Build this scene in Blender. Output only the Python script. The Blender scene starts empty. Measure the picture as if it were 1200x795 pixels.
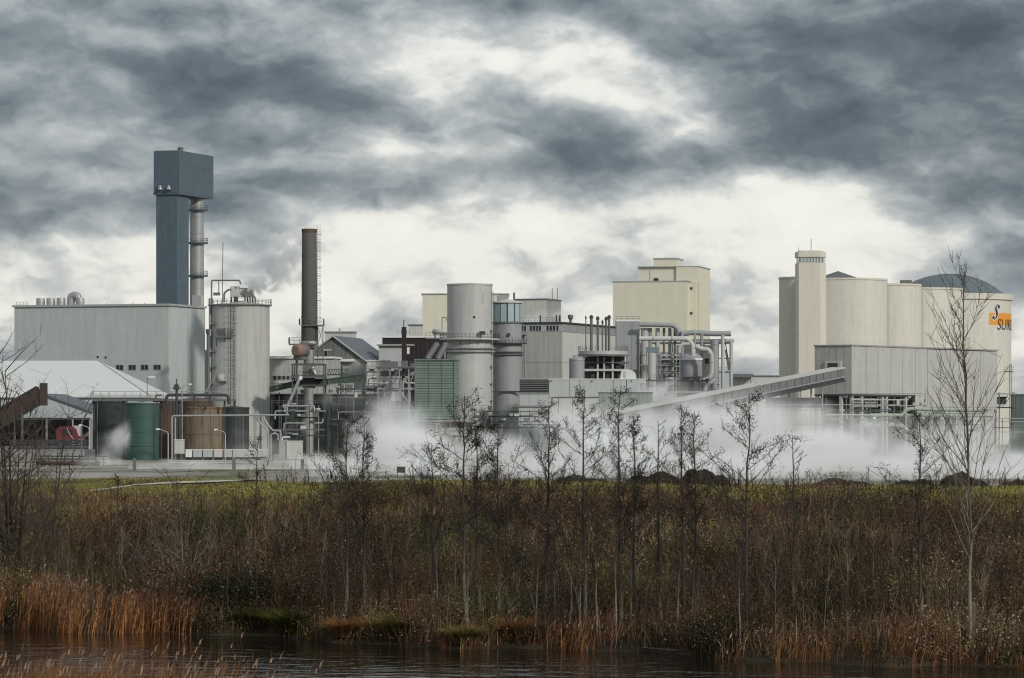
import bpy, bmesh, math, random
import numpy as np
from mathutils import Vector, Matrix
random.seed(7)
R = math.radians
scene = bpy.context.scene
COL = scene.collection

# ------------------------------------------------------------------ camera
F = 4500.0            # focal length in pixels of a 1200 px wide frame (135 mm lens)
HOR = 500.0           # horizon row
EYE = 8.0             # camera height above the river
GZ = 1.0              # ground height of the factory site
cam_d = bpy.data.cameras.new('camera'); cam = bpy.data.objects.new('camera', cam_d); COL.objects.link(cam)
cam.location = (0, 0, EYE); cam.rotation_euler = (R(90), 0, 0)
cam_d.sensor_width = 36; cam_d.lens = 36*F/1200; cam_d.shift_y = (HOR-397.5)/1200
cam_d.clip_start = 0.5; cam_d.clip_end = 20000
scene.camera = cam

# ------------------------------------------------------------------ light and sky
SUN_EL, SUN_AZ = R(27), R(140)       # azimuth from the viewing direction, clockwise: right and behind the camera
sun_d = bpy.data.lights.new('sun', 'SUN'); sun = bpy.data.objects.new('sun', sun_d); COL.objects.link(sun)
sun_d.energy = 2.2; sun_d.angle = R(4); sun_d.color = (1.0, .95, .87)
sdir = Vector((math.sin(SUN_AZ)*math.cos(SUN_EL), math.cos(SUN_AZ)*math.cos(SUN_EL), math.sin(SUN_EL)))
sun.rotation_euler = (-sdir).to_track_quat('-Z', 'Y').to_euler(); sun.location = (60, -60, 120)
scene.view_settings.view_transform = 'Standard'; scene.view_settings.look = 'None'
scene.view_settings.exposure = 0.0; scene.view_settings.gamma = 1; 
scene.view_settings.use_curve_mapping = False
cy = scene.cycles
cy.use_denoising = True; cy.max_bounces = 20; cy.diffuse_bounces = 3; cy.glossy_bounces = 3
cy.transmission_bounces = 2; cy.volume_bounces = 18; cy.transparent_max_bounces = 8
cy.volume_max_steps = 160; cy.volume_step_rate = .5; cy.use_adaptive_sampling = True; cy.adaptive_threshold = 0.006; cy.pixel_filter_type = 'BLACKMAN_HARRIS'; cy.filter_width = 1.15

class NT:
    """short writing of node trees"""
    def __init__(s, tree): s.t = tree; tree.nodes.clear()
    def n(s, typ, **kw):
        nd = s.t.nodes.new(typ)
        for k, v in kw.items(): setattr(nd, k, v)
        return nd
    def put(s, sock, v):
        if hasattr(v, 'is_output') or isinstance(v, bpy.types.NodeSocket): s.t.links.new(v, sock)
        elif v is not None: sock.default_value = v
    def math(s, op, a, b=None, c=None, clamp=False):
        nd = s.n('ShaderNodeMath', operation=op, use_clamp=clamp)
        for i, v in enumerate((a, b, c)):
            if v is not None: s.put(nd.inputs[i], v)
        return nd.outputs[0]
    def vmath(s, op, a, b=None, scale=None):
        nd = s.n('ShaderNodeVectorMath', operation=op)
        s.put(nd.inputs[0], a)
        if b is not None: s.put(nd.inputs[1], b)
        if scale is not None: s.put(nd.inputs['Scale'], scale)
        return nd.outputs['Value'] if op in ('LENGTH', 'DOT_PRODUCT', 'DISTANCE') else nd.outputs[0]
    def noise(s, vec, scale, detail=4, rough=.55, dist=0, color=False):
        nd = s.n('ShaderNodeTexNoise'); s.put(nd.inputs['Vector'], vec)
        nd.inputs['Scale'].default_value = scale; nd.inputs['Detail'].default_value = detail
        nd.inputs['Roughness'].default_value = rough; nd.inputs['Distortion'].default_value = dist
        return nd.outputs['Color'] if color else nd.outputs[0]
    def ramp(s, fac, stops, interp='LINEAR'):
        nd = s.n('ShaderNodeValToRGB'); s.put(nd.inputs[0], fac); cr = nd.color_ramp; cr.interpolation = interp
        while len(cr.elements) < len(stops): cr.elements.new(.5)
        for e, (p, c) in zip(cr.elements, stops): e.position = p; e.color = (*c, 1)
        return nd.outputs[0]
    def mix(s, fac, a, b, mode='MIX'):
        nd = s.n('ShaderNodeMix', data_type='RGBA', blend_type=mode)
        s.put(nd.inputs[0], fac); s.put(nd.inputs[6], a); s.put(nd.inputs[7], b)
        return nd.outputs[2]

world = bpy.data.worlds.new('World'); scene.world = world; world.use_nodes = True
w = NT(world.node_tree)
sky = w.n('ShaderNodeTexSky', sky_type='NISHITA'); sky.sun_disc = False
sky.sun_elevation = SUN_EL; sky.sun_rotation = SUN_AZ
skyc = w.mix(1.0, sky.outputs[0], (.085, .085, .085, 1), 'MULTIPLY')
D = w.n('ShaderNodeTexCoord').outputs['Generated']
sep = w.n('ShaderNodeSeparateXYZ'); w.put(sep.inputs[0], D)
# cloud space: 1 unit = 100 photo pixels of angle
U0 = w.math('MULTIPLY', sep.outputs[0], 45.0); V0 = w.math('MULTIPLY', sep.outputs[2], 45.0)
cv = w.n('ShaderNodeCombineXYZ'); w.put(cv.inputs[0], U0); w.put(cv.inputs[1], w.math('MULTIPLY', sep.outputs[1], 45.0)); w.put(cv.inputs[2], w.math('MULTIPLY', V0, 1.7))
CV = cv.outputs[0]
wa = w.noise(CV, .55, 5, .6, color=True)
ws = w.n('ShaderNodeSeparateColor'); w.put(ws.inputs[0], wa)
U = w.math('ADD', U0, w.math('MULTIPLY', w.math('SUBTRACT', ws.outputs[0], .5), 1.5))
V = w.math('ADD', V0, w.math('MULTIPLY', w.math('SUBTRACT', ws.outputs[1], .5), .9))
# the cloud layout of the day, as soft lobes (photo px x, y, half sizes, strength)
LOBES = [(660,62,80,28,.5),(745,100,110,42,.6),(850,120,90,28,.3),(478,42,95,32,.5),(300,6,60,18,.4),(560,85,60,35,.2),
 (760,262,170,40,.36),(560,290,170,36,.30),(400,305,130,40,.30),(940,235,120,42,.3),(1010,300,140,80,.2),(90,95,70,18,.25),(60,292,120,12,.3),
 (620,340,560,60,.17),(600,420,800,80,.34),(60,350,260,40,.16),(1185,345,80,60,.25),(450,182,90,16,.36),(600,172,70,18,.3),(1000,210,80,20,.25),
 (300,62,110,16,.26),(130,55,80,14,.22),(470,90,60,16,.2),(150,205,110,14,.2),(330,175,60,14,.2),(860,62,220,40,-.5),(1080,45,170,55,-.42),(560,10,130,24,-.38),(40,60,110,50,-.30),(210,15,70,25,-.2),(360,105,110,36,-.26),(250,70,110,32,-.3),
 (640,195,95,28,-.42),(830,185,170,26,-.4),(400,120,130,38,-.12),(1090,170,170,80,-.26),(1180,245,120,70,-.3),(90,160,150,36,-.2),(90,245,190,36,-.2),
 (310,235,190,34,-.14),(470,232,100,24,-.18),(690,235,60,22,-.2),(200,180,80,24,-.22),(1150,100,100,30,-.1),(980,150,110,40,-.15)]
b = None
for (px, py, rx, ry, a) in LOBES:
    du = w.math('MULTIPLY', w.math('SUBTRACT', U, (px-600)/100), 100/rx/1.25)
    dv = w.math('MULTIPLY', w.math('SUBTRACT', V, (HOR-py)/100), 100/ry/1.25)
    q = w.math('ADD', w.math('MULTIPLY', du, du), w.math('MULTIPLY', dv, dv))
    g = w.math('MULTIPLY', w.math('EXPONENT', w.math('MULTIPLY', q, -1.0)), a)
    b = g if b is None else w.math('ADD', b, g)
front = w.math('GREATER_THAN', sep.outputs[1], 0.0)
b = w.math('MULTIPLY', w.math('MULTIPLY', b, 1.0), front)
# cumulus relief: density here against the density a little higher gives bright tops and dark undersides
wv = w.vmath('MULTIPLY', w.vmath('SUBTRACT', w.noise(w.vmath('ADD', CV, (3, 8, 1)), .9, 4, .55, color=True), (.5, .5, .5)), (.8, .8, .8))
CW = w.vmath('ADD', CV, wv)
def dens(off): return w.noise(w.vmath('ADD', CW, off), .42, 10, .47)
nA, nB, nC = dens((0, 0, 0)), dens((.10, 0, .42)), dens((.03, 0, .12))
n2 = w.noise(CV, .3, 3, .5)
rel = w.math('ADD', w.math('MULTIPLY', w.math('SUBTRACT', nA, nB), 3.4), w.math('MULTIPLY', w.math('SUBTRACT', nA, nC), 2.6))
val = w.math('ADD', w.math('MULTIPLY_ADD', w.math('SUBTRACT', .5, nA), 1.15, .50), b)
val = w.math('ADD', val, rel)
val = w.math('ADD', val, w.math('MULTIPLY', w.math('SUBTRACT', n2, .5), .2))
val = w.math('MULTIPLY', w.math('ADD', val, .45), 1/1.9, clamp=True)
cl = w.ramp(val, [(0, (.08, .105, .13)), (.25, (.138, .17, .198)), (.42, (.248, .287, .308)), (.55, (.39, .42, .435)), (.68, (.57, .585, .575)), (.80, (.75, .745, .71)), (1, (.93, .91, .84))])
brk = w.math('MULTIPLY', w.math('SUBTRACT', val, .665), 6.0, clamp=True)
cl = w.mix(w.math('MULTIPLY', brk, .5), cl, (.93, .915, .85, 1))
cover = w.math('MULTIPLY_ADD', val, -.12, 1.0)
out = w.mix(cover, skyc, cl)
lift = w.math('MULTIPLY_ADD', w.math('MAXIMUM', sep.outputs[2], 0.0), .7, 1.0)   # overcast: brighter overhead
bg = w.n('ShaderNodeBackground'); w.put(bg.inputs[0], out); w.put(bg.inputs[1], lift)
wo = w.n('ShaderNodeOutputWorld'); w.t.links.new(bg.outputs[0], wo.inputs[0])

# ------------------------------------------------------------------ materials
MATS = {}
def mat(name, col, rough=.7, metal=0., var=.12, scale=.35, streak=0., stain=None, ss=.9, fine=.06, bump=0., rnd=.0, ribs=0.):
    """painted / concrete / metal surface with weathering; positions in metres"""
    m = bpy.data.materials.new(name); m.use_nodes = True; t = NT(m.node_tree)
    geo = t.n('ShaderNodeNewGeometry').outputs['Position']
    c = (*col, 1)
    n = t.noise(geo, scale, 5, .6)
    f = t.math('MULTIPLY_ADD', t.math('SUBTRACT', n, .5), var*2.4, 1.0)
    fn = t.noise(geo, 2.5, 4, .7)
    f = t.math('ADD', f, t.math('MULTIPLY', t.math('SUBTRACT', fn, .5), fine*2))
    if rnd:
        oi = t.n('ShaderNodeObjectInfo').outputs['Random']
        f = t.math('ADD', f, t.math('MULTIPLY', t.math('SUBTRACT', oi, .5), rnd*2))
    cc = t.n('ShaderNodeCombineColor')
    for i in range(3): t.put(cc.inputs[i], f)
    base = t.mix(1.0, c, cc.outputs[0], 'MULTIPLY')
    if streak:
        mp = t.vmath('MULTIPLY', geo, (1.0, 1.0, .07))
        sn = t.noise(mp, ss, 6, .65)
        sf = t.math('MULTIPLY', t.math('SUBTRACT', sn, .46), 5.0, clamp=True)
        base = t.mix(t.math('MULTIPLY', sf, streak), base, (*(stain or tuple(x*.35 for x in col)), 1))
    p = t.n('ShaderNodeBsdfPrincipled'); t.put(p.inputs['Base Color'], base)
    p.inputs['Roughness'].default_value = rough; p.inputs['Metallic'].default_value = metal
    p.inputs['Specular IOR Level'].default_value = .3
    if bump or ribs:
        bn = t.n('ShaderNodeBump'); bn.inputs['Distance'].default_value = .05; bn.inputs['Strength'].default_value = bump or .5
        h = fn
        t.put(bn.inputs['Height'], h); t.put(p.inputs['Normal'], bn.outputs[0])
    o = t.n('ShaderNodeOutputMaterial'); t.t.links.new(p.outputs[0], o.inputs[0])
    MATS[name] = m; return m
def attr_mat(name, rough=.85, trans=.25):
    m = bpy.data.materials.new(name); m.use_nodes = True; t = NT(m.node_tree)
    a = t.n('ShaderNodeAttribute', attribute_name='Col').outputs[0]
    d = t.n('ShaderNodeBsdfDiffuse'); t.put(d.inputs[0], a)
    tr = t.n('ShaderNodeBsdfTranslucent'); t.put(tr.inputs[0], a)
    mx = t.n('ShaderNodeMixShader'); mx.inputs[0].default_value = trans
    t.t.links.new(d.outputs[0], mx.inputs[1]); t.t.links.new(tr.outputs[0], mx.inputs[2])
    o = t.n('ShaderNodeOutputMaterial'); t.t.links.new(mx.outputs[0], o.inputs[0]); return m

white_clad = mat('white_cladding', (.44, .465, .46), .55, streak=.35, stain=(.34, .36, .36), var=.09, rnd=.02, fine=.02)
white_roof = mat('white_roof_sheet', (.58, .59, .575), .5, streak=.06, var=.05)
grey_clad = mat('blue_grey_cladding', (.42, .47, .48), .55, streak=.1, var=.06, rnd=.03)
dark_trim = mat('dark_trim', (.10, .105, .11), .6)
trim_grey = mat('grey_trim', (.34, .35, .35), .6)
blue_paint = mat('blue_cladding', (.082, .118, .146), .55, streak=.3, stain=(.125, .155, .175), var=.12, fine=.03)
galv = mat('galvanised_steel', (.36, .37, .37), .5, .35, streak=.15, var=.1)
galv_dark = mat('weathered_steel', (.15, .155, .155), .6, .2, streak=.2)
steel_dark = mat('dark_steel', (.055, .058, .06), .6)
steel_green = mat('green_painted_steel', (.06, .09, .075), .6, streak=.25)
glass_dark = mat('dark_window_glass', (.03, .035, .04), .15, var=.05)
glass_blue = mat('pale_window_glass', (.33, .42, .43), .25, var=.12, rnd=.05)
conc = mat('weathered_concrete', (.40, .40, .38), .85, streak=.28, stain=(.22, .22, .21), var=.12, rnd=.05, bump=.2)
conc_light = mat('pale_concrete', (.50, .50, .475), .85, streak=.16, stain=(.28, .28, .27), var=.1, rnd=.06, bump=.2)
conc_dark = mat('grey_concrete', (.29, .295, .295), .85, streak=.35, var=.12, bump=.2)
silo_paint = mat('cream_silo_paint', (.60, .57, .49), .7, streak=.22, stain=(.40, .37, .32), var=.05, fine=.03)
silo_white = mat('off_white_silo_paint', (.60, .585, .52), .7, streak=.4, stain=(.46, .44, .38), var=.08, fine=.03)
cream = mat('cream_cladding', (.64, .62, .50), .7, streak=.2, stain=(.52, .50, .40), var=.05, fine=.03)
tank_white = mat('stained_white_tank', (.43, .435, .415), .6, streak=.32, stain=(.24, .235, .22), var=.1)
tank_grey = mat('brushed_tank_steel', (.46, .46, .445), .5, .1, streak=.22, stain=(.25, .25, .245), var=.12)
tank_grey2 = mat('grey_tank_steel', (.31, .32, .33), .55, .1, streak=.2, var=.12)
tank_green = mat('green_tank_paint', (.045, .095, .08), .5, streak=.15, var=.1)
tank_dark = mat('dark_green_black_tank', (.028, .036, .035), .6, streak=.3, stain=(.07, .08, .08))
rust = mat('rusty_tank', (.105, .066, .047), .8, streak=.85, stain=(.045, .04, .037), var=.3, bump=.2, ss=1.6)
rust2 = mat('streaked_rust_and_grey_tank', (.20, .148, .098), .8, streak=.95, stain=(.07, .07, .064), var=.3, bump=.2, ss=2.2)
orange_rust = mat('orange_rust', (.24, .165, .135), .8, streak=.4)
green_slat = mat('green_slat_paint', (.17, .222, .196), .6, var=.2, streak=.2, rnd=.06)
brown_dark = mat('dark_brown_cladding', (.03, .024, .025), .7, var=.1)
slate = mat('grey_roof_sheeting', (.12, .125, .14), .65, streak=.15, var=.08)
dome_mat = mat('blue_grey_dome_sheeting', (.12, .148, .16), .5, streak=.15, var=.08)
brick_white = mat('whitewashed_masonry', (.42, .42, .40), .85, streak=.35, var=.12, bump=.2)
grey_timber = mat('grey_timber_boarding', (.17, .175, .175), .85, streak=.4, var=.15, rnd=.1)
chimney_mat = mat('brown_grey_chimney_steel', (.125, .12, .113), .65, .1, streak=.35, stain=(.085, .08, .075), var=.12)
red_paint = mat('red_paint', (.13, .018, .024), .5, streak=.3)
orange_sign = mat('orange_print', (.72, .30, .035), .6, var=.05)
navy_print = mat('navy_print', (.02, .028, .06), .6, var=.02)
white_paint = mat('white_paint', (.72, .73, .72), .5, var=.05)
green_pipe = mat('pale_green_pipe', (.36, .43, .35), .5, var=.1)
grey_post = mat('grey_post', (.30, .31, .31), .6)
rubber = mat('black_rubber', (.02, .02, .02), .8)
earth = mat('dark_earth', (.035, .028, .022), .95, bump=1.0, var=.3)
bark_pale = mat('pale_bark', (.15, .135, .105), .9, var=.5, scale=2.0, fine=.4)
bark_dark = mat('dark_bark', (.05, .042, .036), .9, var=.25, scale=3.0)
bark_white = mat('whitish_poplar_bark', (.17, .16, .125), .85, var=.5, scale=2.0, fine=.3)
bark_twig = mat('brown_twig_bark', (.085, .066, .05), .9, var=.25, scale=3)
def bark_blend(name, lo, hi):
    m = bpy.data.materials.new(name); m.use_nodes = True; t = NT(m.node_tree); tc = t.n('ShaderNodeTexCoord')
    sp = t.n('ShaderNodeSeparateXYZ'); t.put(sp.inputs[0], tc.outputs['Generated']); pos = t.n('ShaderNodeNewGeometry').outputs['Position']
    n = t.noise(t.vmath('MULTIPLY', pos, (6, 6, 2.2)), 1.0, 5, .65); n2 = t.noise(pos, 14, 3, .6)
    f = t.math('ADD', t.math('MULTIPLY', t.math('SUBTRACT', 1.0, sp.outputs[2]), 1.15), t.math('MULTIPLY', t.math('SUBTRACT', n, .55), 2.2), clamp=True)
    c = t.mix(f, (*hi, 1), (*lo, 1)); v = t.math('MULTIPLY_ADD', n2, .9, .55); cc = t.n('ShaderNodeCombineColor')
    for i in range(3): t.put(cc.inputs[i], v)
    p = t.n('ShaderNodeBsdfPrincipled'); t.put(p.inputs['Base Color'], t.mix(1.0, c, cc.outputs[0], 'MULTIPLY')); p.inputs['Roughness'].default_value = .9; p.inputs['Specular IOR Level'].default_value = .15
    o = t.n('ShaderNodeOutputMaterial'); t.t.links.new(p.outputs[0], o.inputs[0]); return m
bark_pale = bark_blend('lichen_bark', (.22, .205, .16), (.06, .05, .042)); bark_white = bark_blend('poplar_bark', (.24, .23, .18), (.12, .10, .075))
leaf_dark = attr_mat('dark_alder_leaves', trans=.15)
veg = attr_mat('bank_vegetation', trans=.3)
far_leaf = mat('distant_foliage', (.05, .055, .045), .9, var=.3, scale=.2)

# ------------------------------------------------------------------ building helpers
def link(o, parent=None):
    COL.objects.link(o)
    if parent is not None: o.parent = parent
    return o
def tag(o, label=None, cat=None, group=None, kind=None):
    if label: o['label'] = label
    if cat: o['category'] = cat
    if group: o['group'] = group
    if kind: o['kind'] = kind
    return o
def wpos(px, py, d): return Vector(((px-600)/F*d, d, EYE-(py-HOR)/F*d))

class MB:
    """collects geometry for ONE mesh object, in local metres; T-based methods take photo pixels at the thing's depth"""
    def __init__(s, t=None): s.v = []; s.f = []; s.t = t; s.smooth = set()
    def addv(s, vs): i = len(s.v); s.v.extend([tuple(q) for q in vs]); return i
    def quadbox(s, c):       # 8 corners: bottom 4 ccw, top 4
        i = s.addv(c)
        for q in ((0,3,2,1),(4,5,6,7),(0,1,5,4),(1,2,6,5),(2,3,7,6),(3,0,4,7)): s.f.append([i+k for k in q])
        return s
    def bx(s, x0, x1, y0, y1, z0, z1):
        return s.quadbox([(x0,y0,z0),(x1,y0,z0),(x1,y1,z0),(x0,y1,z0),(x0,y0,z1),(x1,y0,z1),(x1,y1,z1),(x0,y1,z1)])
    def prism(s, poly, a0, a1, axis='y'):
        n = len(poly)
        def pt(p, a): return (p[0], a, p[1]) if axis == 'y' else ((a, p[0], p[1]) if axis == 'x' else (p[0], p[1], a))
        i = s.addv([pt(p, a0) for p in poly]+[pt(p, a1) for p in poly])
        s.f.append(list(range(i, i+n))); s.f.append(list(range(i+2*n-1, i+n-1, -1)))
        for k in range(n): k2 = (k+1) % n; s.f.append([i+k, i+n+k, i+n+k2, i+k2])
        return s
    def tube(s, pts, r, n=8, caps=True):
        pts = [Vector(p) for p in pts]; rs = r if isinstance(r, (list, tuple)) else [r]*len(pts)
        up = None; rings = []
        for k, p in enumerate(pts):
            a = pts[max(k-1, 0)]; c = pts[min(k+1, len(pts)-1)]; tg = (c-a)
            if tg.length < 1e-9: tg = Vector((0,0,1))
            tg.normalize()
            if up is None: up = tg.orthogonal().normalized()
            else:
                up = up - tg*up.dot(tg)
                up = up.normalized() if up.length > 1e-6 else tg.orthogonal().normalized()
            sd = tg.cross(up)
            m = 1.0
            if 0 < k < len(pts)-1:
                e1 = (p-a).normalized(); m = 1/max(.6, abs(e1.dot(tg)))
            rings.append(s.addv([p+(up*math.cos(2*math.pi*j/n)+sd*math.sin(2*math.pi*j/n))*rs[k]*m for j in range(n)]))
        for k in range(len(pts)-1):
            for j in range(n):
                j2 = (j+1) % n; s.smooth.add(len(s.f))
                s.f.append([rings[k]+j, rings[k]+j2, rings[k+1]+j2, rings[k+1]+j])
        if caps:
            q = s.addv([s.v[rings[0]+j] for j in range(n)]); s.f.append([q+j for j in range(n-1, -1, -1)])
            q = s.addv([s.v[rings[-1]+j] for j in range(n)]); s.f.append([q+j for j in range(n)])
        return s
    def lathe(s, cx, cy, prof, n=32, a0=0, a1=2*math.pi):
        full = abs(a1-a0-2*math.pi) < 1e-6; cnt = n if full else n+1
        def ring(r, z): return s.addv([(cx+r*math.cos(a0+(a1-a0)*j/n), cy+r*math.sin(a0+(a1-a0)*j/n), z) for j in range(cnt)])
        dirs = [Vector((c[0]-a[0], c[1]-a[1])) for a, c in zip(prof[:-1], prof[1:])]
        prev = None
        for k, dd in enumerate(dirs):       # sharp profile corners get rings of their own
            if prev is None or dirs[k-1].length < 1e-9 or dd.length < 1e-9 or dirs[k-1].angle(dd) > .6: lo = ring(*prof[k])
            else: lo = prev
            hi = ring(*prof[k+1])
            for j in range(n):
                j2 = (j+1) % cnt; s.smooth.add(len(s.f))
                s.f.append([lo+j, lo+j2, hi+j2, hi+j])
            prev = hi
        if full:
            if prof[0][0] > 1e-6: q = ring(*prof[0]); s.f.append([q+j for j in range(n-1, -1, -1)])
            if prof[-1][0] > 1e-6: q = ring(*prof[-1]); s.f.append([q+j for j in range(n)])
        return s
    def sphere(s, c, r, n=12, sq=1.0):
        return s.lathe(c[0], c[1], [(max(1e-4, r*math.sin(math.pi*k/8)), c[2]-r*sq*math.cos(math.pi*k/8)) for k in range(9)], n)
    # pixel methods
    def box(s, px0, px1, pyt, pyb, y0, y1):
        t = s.t; return s.bx(t.x(px0), t.x(px1), y0, y1, t.z(pyb), t.z(pyt))
    def cyl(s, pxc, rpx, pyt, pyb, y=0., n=32):
        t = s.t; return s.lathe(t.x(pxc), y, [(rpx*t.s, t.z(pyb)), (rpx*t.s, t.z(pyt))], n)
    def pipe(s, pts, rpx, n=10, bend=None):
        t = s.t; P = [Vector((t.x(p[0]), p[2] if len(p) > 2 else 0., t.z(p[1]))) for p in pts]
        if bend: P = round_path(P, bend*t.s)
        return s.tube(P, rpx*t.s, n)
    def rail(s, P, h=1.1, step=1.8, r=.035, bars=2):
        P = [Vector(p) for p in P]
        for a, c in zip(P[:-1], P[1:]):
            L = (c-a).length; k = max(1, round(L/step))
            for i in range(k+1):
                p = a.lerp(c, i/k); s.tube([p, p+Vector((0,0,h))], r, 4)
            for q in range(bars): s.tube([a+Vector((0,0,h*(1-q/bars))), c+Vector((0,0,h*(1-q/bars)))], r, 4)
        return s
    def railpx(s, pts, hpx=6, step=1.8, r=.05, bars=2):
        t = s.t; return s.rail([(t.x(p[0]), p[2], t.z(p[1])) for p in pts], hpx*t.s, step, r, bars)
    def mesh(s, name, m, sm=True):
        me = bpy.data.meshes.new(name); me.from_pydata(s.v, [], s.f)
        ms = m if isinstance(m, (list, tuple)) else [m]
        for q in ms: me.materials.append(q)
        if s.smooth and sm:
            fl = [False]*len(s.f)
            for k in s.smooth: fl[k] = True
            me.polygons.foreach_set('use_smooth', fl)
        me.update(); return me
    def build(s, name, m, parent=None, loc=None):
        o = bpy.data.objects.new(name, s.mesh(name, m))
        link(o, parent if parent is not None else (s.t.o if s.t else None))
        if loc: o.location = loc
        return o
def round_path(P, r, n=5):
    out = [P[0]]
    for a, p, c in zip(P[:-2], P[1:-1], P[2:]):
        d1 = (a-p); d2 = (c-p); q = min(r, d1.length*.49, d2.length*.49)
        A = p+d1.normalized()*q; C = p+d2.normalized()*q
        for k in range(n+1):
            u = k/n; out.append(A*(1-u)**2+p*2*u*(1-u)+C*u*u)
    out.append(P[-1]); return out

class T:
    """a thing: an Empty at its base; pixel helpers measured at its depth"""
    def __init__(s, name, label, cat, px, d, yaw=0., group=None, base=GZ, kind=None):
        s.o = bpy.data.objects.new(name, None); COL.objects.link(s.o)
        s.o.empty_display_size = 1
        tag(s.o, label, cat, group, kind); s.px = px; s.d = d; s.s = d/F; s.base = base; s.yaw = yaw
        s.o.location = ((px-600)/F*d, d, base); s.o.rotation_euler = (0, 0, yaw)
    def x(s, px): return (px-s.px)*s.s
    def z(s, py): return EYE-s.base+(HOR-py)*s.s
    def mb(s): return MB(s)
    def along(s, px, back=0.):
        """length along local x (yawed) from the origin until it appears at photo column px"""
        ux, uy = math.cos(s.yaw), math.sin(s.yaw)
        X0, d0 = s.o.location[0], s.o.location[1]; t = px-600
        return (t*d0-F*X0)/(F*ux-t*uy)
    def deep(s, px):
        ux, uy = -math.sin(s.yaw), math.cos(s.yaw)
        X0, d0 = s.o.location[0], s.o.location[1]; t = px-600
        return (t*d0-F*X0)/(F*ux-t*uy)
def copy_part(o, name, loc, parent, rot=None, scale=None):
    c = bpy.data.objects.new(name, o.data); link(c, parent); c.location = loc
    if rot: c.rotation_euler = rot
    if scale: c.scale = scale
    return c
def copy_tree(o, parent=None):
    c = o.copy(); COL.objects.link(c); c.parent = parent
    for ch in [q for q in COL.objects if q.parent == o]: copy_tree(ch, c)
    return c
YAW = R(-18.5)

def window(t, x0, x1, z0, z1, y, face='front', mf=None, mp=None, bars=0, name='window'):
    """frame proud of the wall, pane set back in it (frame > pane)"""
    m = MB(); e = min(.12, (x1-x0)*.12)
    def B(mm, a0, a1, c0, c1, q0, q1):
        if face == 'front': mm.bx(a0, a1, q0, q1, c0, c1)
        else: mm.bx(y-q1, y-q0, a0, a1, c0, c1)
    for (a0, a1, c0, c1) in ((x0, x0+e, z0, z1), (x1-e, x1, z0, z1), (x0+e, x1-e, z0, z0+e), (x0+e, x1-e, z1-e, z1)): B(m, a0, a1, c0, c1, y-.08, y+.05)
    for k in range(bars):
        xc = x0+(x1-x0)*(k+1)/(bars+1); B(m, xc-e*.4, xc+e*.4, z0+e, z1-e, y-.05, y+.05)
    w_ = m.build(name, mf or trim_grey, t.o)
    m = MB(); B(m, x0+e, x1-e, z0+e, z1-e, y-.02, y+.04)
    m.build('pane', mp or glass_dark, w_); return w_

# ------------------------------------------------------------------ ground
XS, YS = 1.0, 1.0
def water_line(x): return max(118., 138. - .726*max(-60, min(25, x)) + 1.3*math.sin(x*.45)+.7*math.sin(x*1.3+1))
PROF = [(-30, -1.6), (-2, -.7), (0, -.05), (1.2, .35), (12, 1.25), (36, 3.85), (52, 4.15), (98, 4.42), (110, 4.3), (128, 1.4), (140, GZ)]
def ground_z(x, y):
    if y < 110:
        if y < 20: return 6.3
        if y < 60: return 6.3-(y-20)/40*4.4
        if y < 90: return 1.9-(y-60)/30*1.5
        return max(-1.6, .4-(y-90)*.12)
    wl = 138. - .726*max(-60, min(25, x)); wl = water_line(x); q = y-wl
    wl2 = 138. - .726*max(-60, min(25, x))
    if q > 12: q = q*(1) 
    for (a, za), (c, zc) in zip(PROF[:-1], PROF[1:]):
        if q <= c:
            u = max(0, (q-a)/(c-a)); z = za+(zc-za)*u
            if 3 < q < 125: z += (.18*math.sin(x*.35+y*.11)+.1*math.sin(x*.9-y*.23))*(.45 if q > 60 else 1)
            return z
    return GZ
def build_ground():
    xs = np.concatenate([[-1500,-600,-250,-120], np.arange(-80, 81, 1.6), [120,250,600,1500]])
    ys = np.concatenate([[-200,-100,0,20,40,60,75,85,90,95,100,105,108], np.arange(110, 300, 1.3), [310,330,360,400,500,650,800,1000,1400,2000,3000,4000]])
    vs = [(x, y, ground_z(x, y)) for y in ys for x in xs]
    nx = len(xs)
    fs = [(j*nx+i, j*nx+i+1, (j+1)*nx+i+1, (j+1)*nx+i) for j in range(len(ys)-1) for i in range(nx-1)]
    me = bpy.data.meshes.new('ground'); me.from_pydata(vs, [], fs)
    me.polygons.foreach_set('use_smooth', [True]*len(fs))
    m = bpy.data.materials.new('ground_soil'); m.use_nodes = True; t = NT(m.node_tree)
    geo = t.n('ShaderNodeNewGeometry').outputs['Position']
    n = t.noise(geo, .35, 7, .65); n2 = t.noise(t.vmath('MULTIPLY', geo, (1, .4, 1)), .06, 5, .65); sp = t.n('ShaderNodeSeparateXYZ'); t.put(sp.inputs[0], geo)
    soil = t.ramp(n, [(.3, (.02, .016, .012)), (.5, (.04, .032, .02)), (.7, (.075, .062, .032))])
    far = t.ramp(t.math('ADD', t.math('MULTIPLY', n, .35), t.math('MULTIPLY', n2, .65)), [(.40, (.075, .10, .035)), (.45, (.15, .135, .09)), (.5, (.24, .225, .195)), (.58, (.33, .32, .30))])
    g = t.math('MULTIPLY', t.math('SUBTRACT', sp.outputs[1], 262.0), .05, clamp=True)
    p = t.n('ShaderNodeBsdfPrincipled'); t.put(p.inputs['Base Color'], t.mix(g, soil, far)); p.inputs['Roughness'].default_value = .95
    p.inputs['Specular IOR Level'].default_value = .1
    bn = t.n('ShaderNodeBump'); bn.inputs['Strength'].default_value = .6; bn.inputs['Distance'].default_value = .2
    t.put(bn.inputs['Height'], n); t.put(p.inputs['Normal'], bn.outputs[0])
    o = t.n('ShaderNodeOutputMaterial'); t.t.links.new(p.outputs[0], o.inputs[0])
    me.materials.append(m); ob = bpy.data.objects.new('ground', me); link(ob); tag(ob, kind='structure')
build_ground()

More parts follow.
